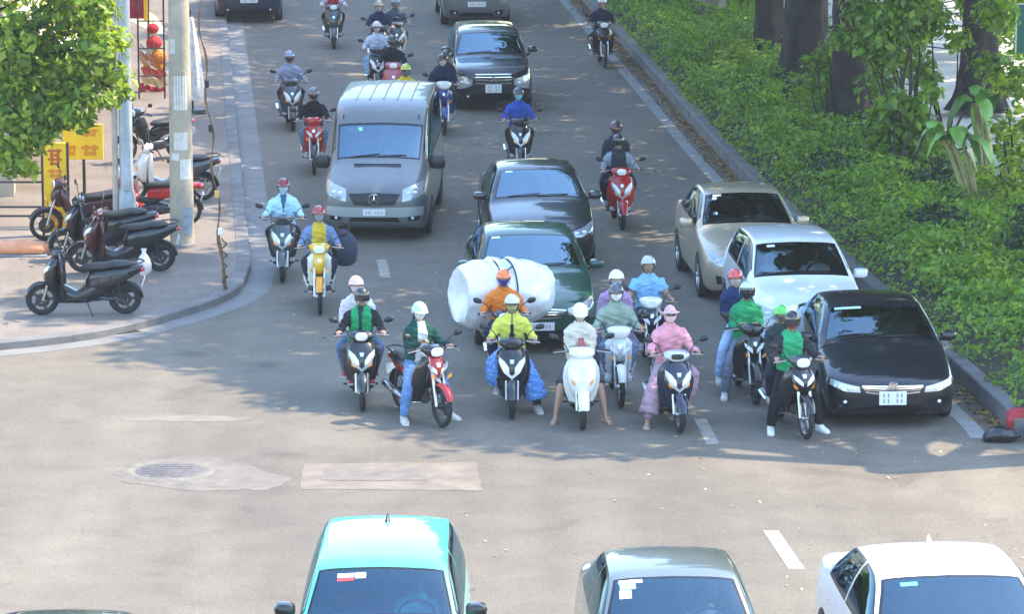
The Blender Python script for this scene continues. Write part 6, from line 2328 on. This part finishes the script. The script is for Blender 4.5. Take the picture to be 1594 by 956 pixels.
ride(618, 106, 4, dict(label="scooter at the top edge with a cream side panel", kind='scooter', main=GREYP, wings=CREAM),
     dict(label="rider in slate grey jacket at the top edge right of the navy rider", jacket=(.06, .09, .13), trousers=(.1, .1, .1), helmet=(.2, .28, .36), mask=(.2, .2, .22), feet='board', lean=4))
ride(941, 106, 4, dict(label="black motorbike with round chrome headlight by the far kerb", kind='sport', main=GLOSSBLACK, lamp='handle', rimm=STEEL, top=GREYP),
     dict(label="rider in navy jacket with bare legs by the far kerb", jacket=(.015, .02, .05), trousers=(.03, .03, .04), shorts=True, helmet=(.6, .6, .62), feet='pegs', lean=6, shoes=(.02, .02, .02)))

# phone in the cream rider's hands
lo, ao = spot(907, 669, 2.5)
ph = thing("phone", "dark red phone in the hands of the cream-jacketed rider", "phone", lo + Matrix.Rotation(ao, 3, 'Z') @ Vector((0, -.27, 1.12)), ao)
mb = MB()
mb.box((0, 0, 0), (.075, .012, .15), Matrix.Rotation(RAD(-45), 3, 'X'), .004)
mb.build("case", plastic((.30, .03, .04)), ph)
mb = MB()
q = Matrix.Rotation(RAD(-45), 3, 'X')
mb.box(q @ Vector((0, .0072, 0)), (.066, .002, .138), q)
mb.build("screen", GLOSSBLACK, ph)

# the huge white roll tied across the rear of its motorbike
rl = thing("wrapped_roll", "huge white roll in plastic wrap tied across the motorbike", "roll", locn + Matrix.Rotation(an, 3, 'Z') @ Vector((.02, .68, 1.14)), an + RAD(20))
mb = MB()
P = []
for i in range(31):
    s = i / 30
    x = -.68 + 1.36 * s
    base = .51 * (1 - .22 * abs(2 * s - 1) ** 4) - (.05 * max(0, s - .75) * 4)
    row = []
    for j in range(48):
        a = 2 * math.pi * j / 48
        r = base + .022 * math.sin(a * 2 + x * 4.5) + .014 * math.sin(a * 5 - x * 9 + 1) + .010 * math.sin(x * 23 + a * 3 + 2 * math.sin(a * 2)) + .007 * math.sin(a * 13 + x * 7)
        for sx in (-.21, .02):
            r -= .05 * math.exp(-((x - sx) / .03) ** 2)
        row.append(Vector((x, r * math.cos(a), r * math.sin(a) * .98)))
    P.append(row)
for k in (.8, .5, .15):
    P.insert(0, [Vector((-.68 + .05 * (1 - k) - .0, q.y * k, q.z * k)) for q in P[0 if k == .8 else 0]] if k == .8 else [Vector((-.68 + .16 * (1 - k), q.y * k / .8, q.z * k / .8)) for q in P[0]])
    P.append([Vector((.68 + .02 * (1 - k), q.y * k, q.z * k)) for q in P[-1]])
mb.grid(P, True, True)
mb.build("roll", mat("white_plastic_wrap", (.74, .76, .80), .42, coat=.4, var=.08, scale=7, bump=.9, bscale=9), rl, smooth=60)
for x0, x1 in ((-.26, -.16), (.0, .06)):
    mb = MB()
    pts = []
    for j in range(41):
        a = 2 * math.pi * j / 40
        pts.append(Vector((x0 + (x1 - x0) * (.5 + .5 * math.sin(a)), .498 * math.cos(a), .49 * math.sin(a))))
    mb.tube(pts, .012, 6)
    mb.build("rubber_strap", RUBBER, rl)
mb = MB()
pts = [Vector((-.16 + .17 * i / 8, -.505 * math.cos(RAD(60 - 6 * abs(i - 4))), .50 * math.sin(RAD(62)))) for i in range(9)]
mb.tube([Vector((-.19, -.31, .40)), Vector((-.08, -.34, .375)), Vector((.05, -.26, .43))], .011, 6)
mb.build("rubber_strap", RUBBER, rl)

# dark bundle carried beside the yellow motorbike's rider
bg_ = thing("carrier_bag", "big dark bag slung on the yellow motorbike beside its rider", "bag", lj + Matrix.Rotation(aj, 3, 'Z') @ Vector((.40, .28, .92)), aj)
mb = MB()
mb.rings([((0, 0, -.30), (.10, 0, 0), (0, .09, 0), 2.4), ((.01, 0, -.24), (.17, 0, 0), (0, .15, 0), 2.5), ((0, 0, -.05), (.21, 0, 0), (0, .18, 0), 2.5), ((-.01, 0, .12), (.19, 0, 0), (0, .16, 0), 2.4), ((-.02, 0, .22), (.12, 0, 0), (0, .10, 0), 2.2), ((-.02, 0, .27), (.05, 0, 0), (0, .04, 0), 2)], 20)
mb.build("bag", cloth((.05, .06, .09)), bg_, smooth=60)
mb = MB()
mb.tube([(-.10, -.06, .2), (-.14, -.05, .34), (-.04, -.04, .40), (.06, -.05, .34), (.06, -.06, .2)], .014, 6)
mb.build("handle", BLACK, bg_)


# people in the cars, seen through the windscreens
def occupant(carob, kind, sx, label, y=0.0, z=0.0, **k):
    C = CARS[kind]
    b0 = C['wtop'] + .25 - C['L'] / 2
    zf = (.36 if kind != 'van' else .7)
    loc = carob.location + Matrix.Rotation(carob.rotation_euler.z, 3, 'Z') @ Vector((sx * carob.scale.x, 0, 0))
    return make_person(label, loc, carob.rotation_euler.z, hip=(b0 - .02 + y, zf + .20 + z), lean=-8, hands='wheel' if sx > 0 else 'laps', feet='seat', **k)


occupant(white_hatch, 'hatch', .36, "driver in white shirt in the white hatchback", jacket=(.62, .62, .62), short=True)
occupant(white_hatch, 'hatch', -.36, "front passenger in pale blue top in the white hatchback", jacket=(.40, .48, .58), scale=.92)
occupant(black_sedan, 'sedan', .36, "driver in dark shirt in the black sedan", jacket=(.10, .10, .12))
occupant(black_sedan, 'sedan', -.36, "front passenger in brown top in the black sedan", jacket=(.15, .09, .07), scale=.95)
occupant(silver_sedan, 'sedan', .36, "driver in grey shirt in the champagne silver sedan", jacket=(.22, .22, .24))
occupant(teal_car, 'suv', .36, "driver in turquoise shirt in the turquoise car", jacket=(.05, .45, .50), z=.12)
occupant(grey_car, 'sedan', .36, "driver in pale blue shirt in the grey green sedan", jacket=(.35, .48, .65))

# ================================================================== PARKED MOTORBIKES
PK = "motorbikes parked on the pavement"


def parked(px, py, yaw, label, **k):
    p = gp(px, py, .12)
    return make_bike(label, p, RAD(yaw), group=PK, stand=True, lean=k.pop('lean', RAD(7)), **k)


pk = parked(130, 489, -88, "black scooter parked alone nearest the junction corner", kind='scooter', main=GLOSSBLACK, lamp='apron', rimm=DARKMETAL, steer=RAD(10), panel=GLOSSBLACK, accent=GREYP)
parked(188, 424, -80, "dark wine scooter parked between the grey pole and the yellow sign", kind='scooter', main=WINE, lamp='apron', rimm=DARKMETAL, steer=RAD(-15), panel=GLOSSBLACK)
parked(232, 352, -86, "red underbone motorbike parked behind the two poles", kind='under', main=REDP, panel=REDP, fender=REDP, lamp='handle', rimm=STEEL, top=GLOSSBLACK)
parked(262, 312, -82, "white and black scooter parked behind the red motorbike", kind='scooter', main=CREAM, panel=GREYP, lamp='apron', rimm=STEEL)
parked(234, 250, -50, "black motorbike parked farthest back beside the concrete pole", kind='under', main=GLOSSBLACK, lamp='handle', rimm=STEEL)
parked(128, 372, -75, "dark red motorbike parked just right of the yellow sign", kind='under', main=mat('dull_dark_red', (.05, .008, .01), .45, coat=.4), lamp='handle', rimm=DARKMETAL)
parked(158, 402, -84, "second black scooter squeezed in behind the corner one", kind='scooter', main=GLOSSBLACK, lamp='apron', rimm=DARKMETAL, steer=RAD(8))
b = thing("plastic_bag", "pinkish white plastic bag hanging on the tail of the black parked scooter", "bag", gp(224, 440, .12) + Vector((0, .1, .30)), 0)
mb = MB()
mb.rings([((0, 0, -.20), (.06, 0, 0), (0, .05, 0), 2.2), ((.01, 0, -.12), (.11, 0, 0), (0, .09, 0), 2.2), ((0, 0, .0), (.12, 0, 0), (0, .10, 0), 2.1), ((0, 0, .1), (.08, 0, 0), (0, .06, 0), 2), ((0, 0, .17), (.03, 0, 0), (0, .02, 0), 2), ((0, 0, .24), (.05, 0, 0), (0, .02, 0), 2)], 16)
mb.build("sack", mat("thin_white_plastic", (.68, .60, .58), .35, coat=.4, bump=.6, bscale=18), b, smooth=60)

# ================================================================== POLES, SIGNS AND THINGS ON THE PAVEMENT
cp = thing("utility_pole", "weathered concrete utility pole pasted with white notices", "pole", gp(284, 384, .12), 0)
mb = MB()
mb.lathe([(.0, -.1), (.205, -.1), (.195, 1.5), (.175, 4), (.15, 7), (.13, 9), (0, 9)], (0, 0, 0), 'Z', 24)
mb.build("shaft", mat("weathered_concrete", (.42, .36, .28), .9, var=.22, scale=3, bump=.5, bscale=20), cp, smooth=60)
mb = MB()
mb.lathe([(.21, -.05), (.26, -.05), (.24, .06), (.2, .07)], (0, 0, 0), 'Z', 24)
mb.build("footing", CONCRETE, cp)


def notice(par, rad, z, h, a0, a1, m, nm="notice"):
    mb = MB()
    P = [[(rad(zz) * math.sin(a), -rad(zz) * math.cos(a), zz) for a in np.linspace(RAD(a0), RAD(a1), 9)] for zz in (z, z + h)]
    mb.grid(P)
    return mb.build(nm, m, par)


rp = lambda z: .208 - .0085 * z + (.0 if z < 1.5 else 0)
PAPER = mat("pasted_paper", (.68, .66, .62), .85, var=.12, scale=12)
for z, h, a0, a1 in ((2.35, .58, -35, 45), (1.68, .30, -30, 40), (1.18, .34, 0, 62), (1.5, .12, -50, -5), (3.3, .25, -60, -20)):
    notice(cp, rp, z, h, a0, a1, PAPER)
notice(cp, rp, .22, .48, 10, 62, mat("blue_stencil", (.28, .33, .38), .85, var=.2, scale=14), "stencil_patch")
lp_ = thing("lamp_pole", "blue grey steel lamp pole with a thin conduit beside the parked motorbikes", "pole", gp(199, 384, .12), 0)
mb = MB()
mb.lathe([(.0, -.05), (.15, -.05), (.145, .9), (.115, 1.0), (.105, 4), (.085, 8.5), (0, 8.5)], (0, 0, 0), 'Z', 20)
mb.build("shaft", mat("galvanised_steel", (.36, .41, .46), .55, .25, var=.18, scale=4), lp_, smooth=50)
mb = MB()
mb.box((0, 0, -.02), (.42, .42, .05), bev=.01)
for s in (-1, 1):
    for q in (-1, 1):
        mb.tube([(s * .16, q * .16, 0), (s * .16, q * .16, .06)], .018, 6)
mb.build("base_plate", DARKMETAL, lp_)
mb = MB()
mb.tube([(-.19, -.02, .1), (-.185, -.02, 2.5), (-.16, -.02, 6)], .05, 10)
mb.build("conduit", mat("tan_conduit", (.45, .38, .32), .7, var=.15), lp_)
mb = MB()
mb.box((.02, -.135, 1.05), (.10, .03, .16), bev=.01)
mb.build("access_hatch", mat("galvanised_steel", (.36, .41, .46)), lp_)

# rusty cable hanging from the overhead line down to the pavement edge
cb = thing("hanging_cable", "rusty brown cable bundle hanging down to the pavement edge", "cable", gp(350, 452, .12), 0)
mb = MB()
pts = [Vector((.04 * math.sin(k * .9) * min(1, k / 6) - .035 * k * .34, .02 * math.cos(k * 1.3), k * .16)) for k in range(46)]
mb.tube(pts, [.016 + .008 * math.sin(k * 1.7) + (.010 if k < 7 else 0) for k in range(46)], 7)
RUST = mat("rusty_cable", (.16, .085, .04), .85, var=.4, scale=9, bump=.6)
mb.build("strand", RUST, cb, smooth=60)
mb = MB()
mb.tube([Vector((.035 * math.sin(a), .035 * math.cos(a), a * .028)) for a in np.linspace(0, 30, 90)], .013, 6)
mb.build("coil", RUST, cb, smooth=60)
for z, m in ((1.55, mat("cable_tag_amber", (.6, .36, .08), .6)), (.95, WHITE), (2.6, BLACK), (3.3, BLACK)):
    mb = MB()
    mb.box((-.012 * z / .16 * 1.0 + .01, -.02, z), (.07, .05, .12), bev=.01)
    mb.build("cable_clip", m, cb)

# yellow shop signs (flat panels with frames and coloured blocks of lettering)
YEL = mat("sign_yellow", (.88, .53, .01), .5, var=.08, scale=4)
ORG = mat("sign_orange", (.72, .24, .01), .5)
ORD = mat("sign_dark_orange", (.50, .10, .01), .5)


def panel(nm, label, base, w, h, z0, blocks, legs=True, rot=0.0):
    t = thing(nm, label, "sign", base, rot)
    mb = MB()
    mb.box((0, 0, z0 + h / 2), (w, .05, h), bev=.006)
    mb.build("board", YEL, t)
    for x, z, bw, bh, m in blocks:
        # strokes of the lettering, set on the board's face
        mb = MB()
        n = max(2, int(bh / .07))
        for i in range(n):
            zz = z0 + z - bh / 2 + bh * (i + .5) / n
            mb.box((x, -.028, zz), (bw * (.7 + .3 * ((i * 3) % 2)), .006, bh / n * .55))
        mb.box((x - bw * .2, -.027, z0 + z), (bw * .2, .005, bh * .95))
        mb.box((x + bw * .25, -.0265, z0 + z), (bw * .2, .005, bh * .95))
        mb.build("lettering", m, t)
    mb = MB()
    if legs:
        mb.box((-w / 2 - .02, .0, (z0 + h) / 2), (.035, .06, z0 + h + .02))
        mb.box((w / 2 + .02, .0, (z0 + h) / 2), (.035, .06, z0 + h + .02))
    else:
        mb.box((0, .05, (z0 + h / 2) / 2), (.05, .05, z0 + h / 2))
    mb.build("post", DARKMETAL, t)
    return t


panel("sign_board", "tall narrow yellow sign standing behind the parked motorbikes", gp(88, 366, .12), .40, 1.55, .06, [(0, 1.30, .24, .30, ORD), (0, 1.02, .26, .16, ORG), (0, .66, .12, .34, ORG), (0, .22, .24, .30, ORG)])
panel("sign_board", "small wide yellow sign raised behind the tall narrow one", gp(132, 352, .12), .70, .62, 1.18, [(-.2, .16, .16, .2, ORG), (.12, .16, .30, .2, ORG), (.12, .47, .3, .14, ORG)], legs=False)
fe = thing("low_fence", "low black rail fence behind the tall yellow sign at the left edge", "fence", gp(32, 352, .12), 0)
for z in (.18, .34, .78, .95):
    mb = MB()
    mb.tube([(-1.2, 0, z), (.45, 0, z)], .02, 6)
    mb.build("rail", DARKMETAL, fe)
for x in (-1.2, -.4, .42):
    mb = MB()
    mb.box((x, 0, .5), (.05, .05, 1.0), bev=.008)
    mb.build("post", DARKMETAL, fe)
oc = thing("orange_mat", "orange cloth bundle on the pavement at the left edge", "bundle", gp(38, 396, .12), 0)
mb = MB()
mb.rings([((-.55, 0, .08), (0, .10, 0), (0, 0, .06), 2.2), ((-.4, 0, .11), (0, .22, 0), (0, 0, .11), 2.4), ((0, 0, .12), (0, .25, 0), (0, 0, .12), 2.4), ((.3, 0, .11), (0, .2, 0), (0, 0, .11), 2.3), ((.42, 0, .08), (0, .08, 0), (0, 0, .06), 2)], 18)
mb.build("cloth", mat("salmon_cloth", (.72, .30, .16), .9, var=.15, scale=5, bump=.6, bscale=9), oc, smooth=60)
mb = MB()
mb.box((-.1, -.02, .015), (1.0, .5, .03), bev=.01)
mb.build("tray", plastic((.2, .24, .28)), oc)

# shop goods farther up the pavement
rb = thing("banner", "dark red banner with a yellow edge beside the grey pole at the top", "banner", gp(214, 128, .12), 0)
mb = MB()
mb.grid([[(-.16 + .33 * i / 6, -.03 + .015 * math.sin(i), z) for i in range(7)] for z in np.linspace(1.45, 2.6, 9)])
mb.grid([[(-.16 + .33 * i / 6, -.022 + .015 * math.sin(i), z) for i in range(7)] for z in np.linspace(1.45, 2.6, 9)])
mb.build("fabric", cloth((.35, .025, .04)), rb)
mb = MB()
mb.box((.215, -.02, 2.0), (.09, .03, 1.2), bev=.008)
mb.build("yellow_edge", YEL, rb)
mb = MB()
mb.tube([(.27, 0, 0), (.27, 0, 2.7)], .025, 8)
mb.tube([(-.18, 0, 2.62), (.28, 0, 2.62)], .015, 6)
mb.build("pole", DARKMETAL, rb)
um = thing("parasol", "tilted cream parasol above the red and orange goods", "parasol", gp(232, 118, .12), 0)
mb = MB()
P = []
for i in range(8):
    s = i / 7
    P.append([Vector((math.cos(a) * .48 * s * (1 + .04 * math.cos(8 * a)), math.sin(a) * .48 * s, -.30 * s * s)) for a in [2 * math.pi * j / 32 for j in range(32)]])
q = Matrix.Rotation(RAD(24), 3, 'Y')
P = [[q @ p + Vector((.05, 0, 1.45)) for p in r] for r in P]
mb.grid(P, True)
mb.grid([[p - Vector((0, 0, .01)) for p in r] for r in P], True)
mb.build("canopy", cloth((.62, .55, .42)), um)
mb = MB()
mb.tube([(-.1, 0, 0), (.05, 0, 1.45)], .018, 8)
mb.build("pole", STEEL, um)
for k, (px, py, r, c) in enumerate(((240, 66, .17, (.55, .05, .05)), (247, 88, .18, (.68, .22, .03)), (238, 44, .13, (.45, .03, .03)))):
    p = at_depth(px, py, gp(240, 150).y)
    t = thing("lantern", ["crimson round lantern just under the parasol", "deep orange round lantern below the crimson one", "dark red lantern above the parasol"][k], "lantern", p, 0, "lanterns hung by the shop")
    mb = MB()
    P = []
    for i in range(9):
        th = math.pi * (i + .3) / 8.6
        P.append([Vector((r * math.sin(th) * math.cos(a) * (1 + .05 * math.cos(12 * a)), r * math.sin(th) * math.sin(a) * (1 + .05 * math.cos(12 * a)), r * .9 * math.cos(th))) for a in [2 * math.pi * j / 36 for j in range(36)]])
    mb.grid(P, True, True)
    mb.build("shade", cloth(c), t)
    mb = MB()
    mb.tube([(0, 0, r * .8), (0, 0, r + .3)], .008, 5)
    mb.lathe([(0, -r * .95), (.05, -r * .95), (.05, -r * .8), (0, -r * .8)], (0, 0, 0), 'Z', 12)
    mb.build("fitting", YEL, t)
for px, py, w, h, c, lab in ((234, 112, .50, .62, ((.75, .30, .04), (.62, .10, .05), (.72, .48, .22)), "orange and cream striped cloth hanging on the goods rack"), (231, 150, .56, .52, ((.62, .05, .06), (.66, .12, .10), (.55, .03, .05)), "red cloth hanging lowest on the goods rack"), (222, 86, .3, .4, ((.7, .62, .5), (.62, .3, .2), (.66, .5, .4)), "small pale cloth hanging left on the goods rack")):
    p = at_depth(px, py, gp(240, 150).y - .05)
    t = thing("hanging_cloth", lab, "cloth", p, 0)
    for q in range(3):
        mb = MB()
        P = [[Vector((-w / 2 + w * i / 14 + .08 * (z_ + .5), -.03 * math.sin(i * 1.3 + q) - .01 * q, h * (.5 - q / 3 - z_ / 3) + .05 * math.sin(i * .5))) for i in range(15)] for z_ in (0, .33, .66, 1)]
        mb.grid(P)
        mb.grid([[v + Vector((0, .008, 0)) for v in r_] for r_ in P])
        mb.build("stripe", cloth(c[q]), t)
gr = thing("goods_rack", "dark metal rack holding up the lanterns", "rack", gp(236, 154, .12), 0)
for x in (-.28, .28):
    mb = MB()
    mb.tube([(x, .1, 0), (x, .1, 2.3)], .02, 6)
    mb.build("upright", DARKMETAL, gr)
for z in (.5, 1.1, 1.7, 2.2):
    mb = MB()
    mb.tube([(-.3, .1, z), (.3, .1, z)], .015, 6)
    mb.build("rail", DARKMETAL, gr)
wc = thing("folded_parasol", "folded white parasol standing just right of the concrete pole", "parasol", gp(302, 176, .12), 0)
mb = MB()
P = []
for i in range(10):
    s = i / 9
    P.append([Vector((math.cos(a), math.sin(a), 0)) * (.05 + .20 * s ** .8) * (1 + .14 * math.cos(7 * a + s)) + Vector((-.05 + .04 * s, 0, 2.05 - 1.75 * s)) for a in [2 * math.pi * j / 42 for j in range(42)]])
mb.grid(P, True, True)
mb.build("canopy", cloth((.66, .65, .63)), wc, smooth=60)
mb = MB()
mb.tube([(-.02, 0, 0), (-.05, 0, 2.2)], .02, 8)
mb.lathe([(0, 0), (.26, 0), (.24, .09), (.04, .1), (0, .1)], (0, 0, 0), 'Z', 20)
mb.build("stand", DARKMETAL, wc)

# green board on the verge, black bag at the kerb end
gs = thing("direction_sign", "dark green board with a pale square at the right edge of the verge", "sign", gp(1592, 190, .25), RAD(-4))
mb = MB()
mb.box((.12, 0, 1.95), (.62, .04, 1.02), bev=.008)
mb.build("board", mat("sign_green", (.01, .11, .085), .5, var=.1), gs)
mb = MB()
for c, s in (((.12, -.024, 2.45), (.62, .008, .03)), ((-.18, -.024, 1.95), (.03, .008, 1.02))):
    mb.box(c, s)
mb.build("border", mat("sign_pale", (.5, .58, .55), .5), gs)
mb = MB()
mb.box((.12, -.024, 1.86), (.22, .008, .22), bev=.003)
mb.build("pictogram", mat("sign_pale2", (.45, .55, .58), .5), gs)
mb = MB()
mb.tube([(.12, .05, -.1), (.12, .05, 2.4)], .04, 8)
mb.build("post", DARKMETAL, gs)
bb = thing("rubbish_bag", "black rubbish bag lying at the red kerb end", "bag", gp(1556, 688), 0)
mb = MB()
mb.rings([((-.22, 0, .05), (0, .06, 0), (0, 0, .04), 2), ((-.14, .01, .09), (0, .13, 0), (0, 0, .085), 2.2), ((0, 0, .11), (0, .15, 0), (0, 0, .11), 2.3), ((.14, -.01, .09), (0, .12, 0), (0, 0, .09), 2.2), ((.22, 0, .07), (0, .04, 0), (0, 0, .04), 2), ((.27, .02, .11), (0, .05, 0), (0, 0, .05), 2)], 16)
mb.build("sack", mat("black_bag_plastic", (.008, .009, .013), .3, coat=.4, bump=.8, bscale=20), bb, smooth=60)
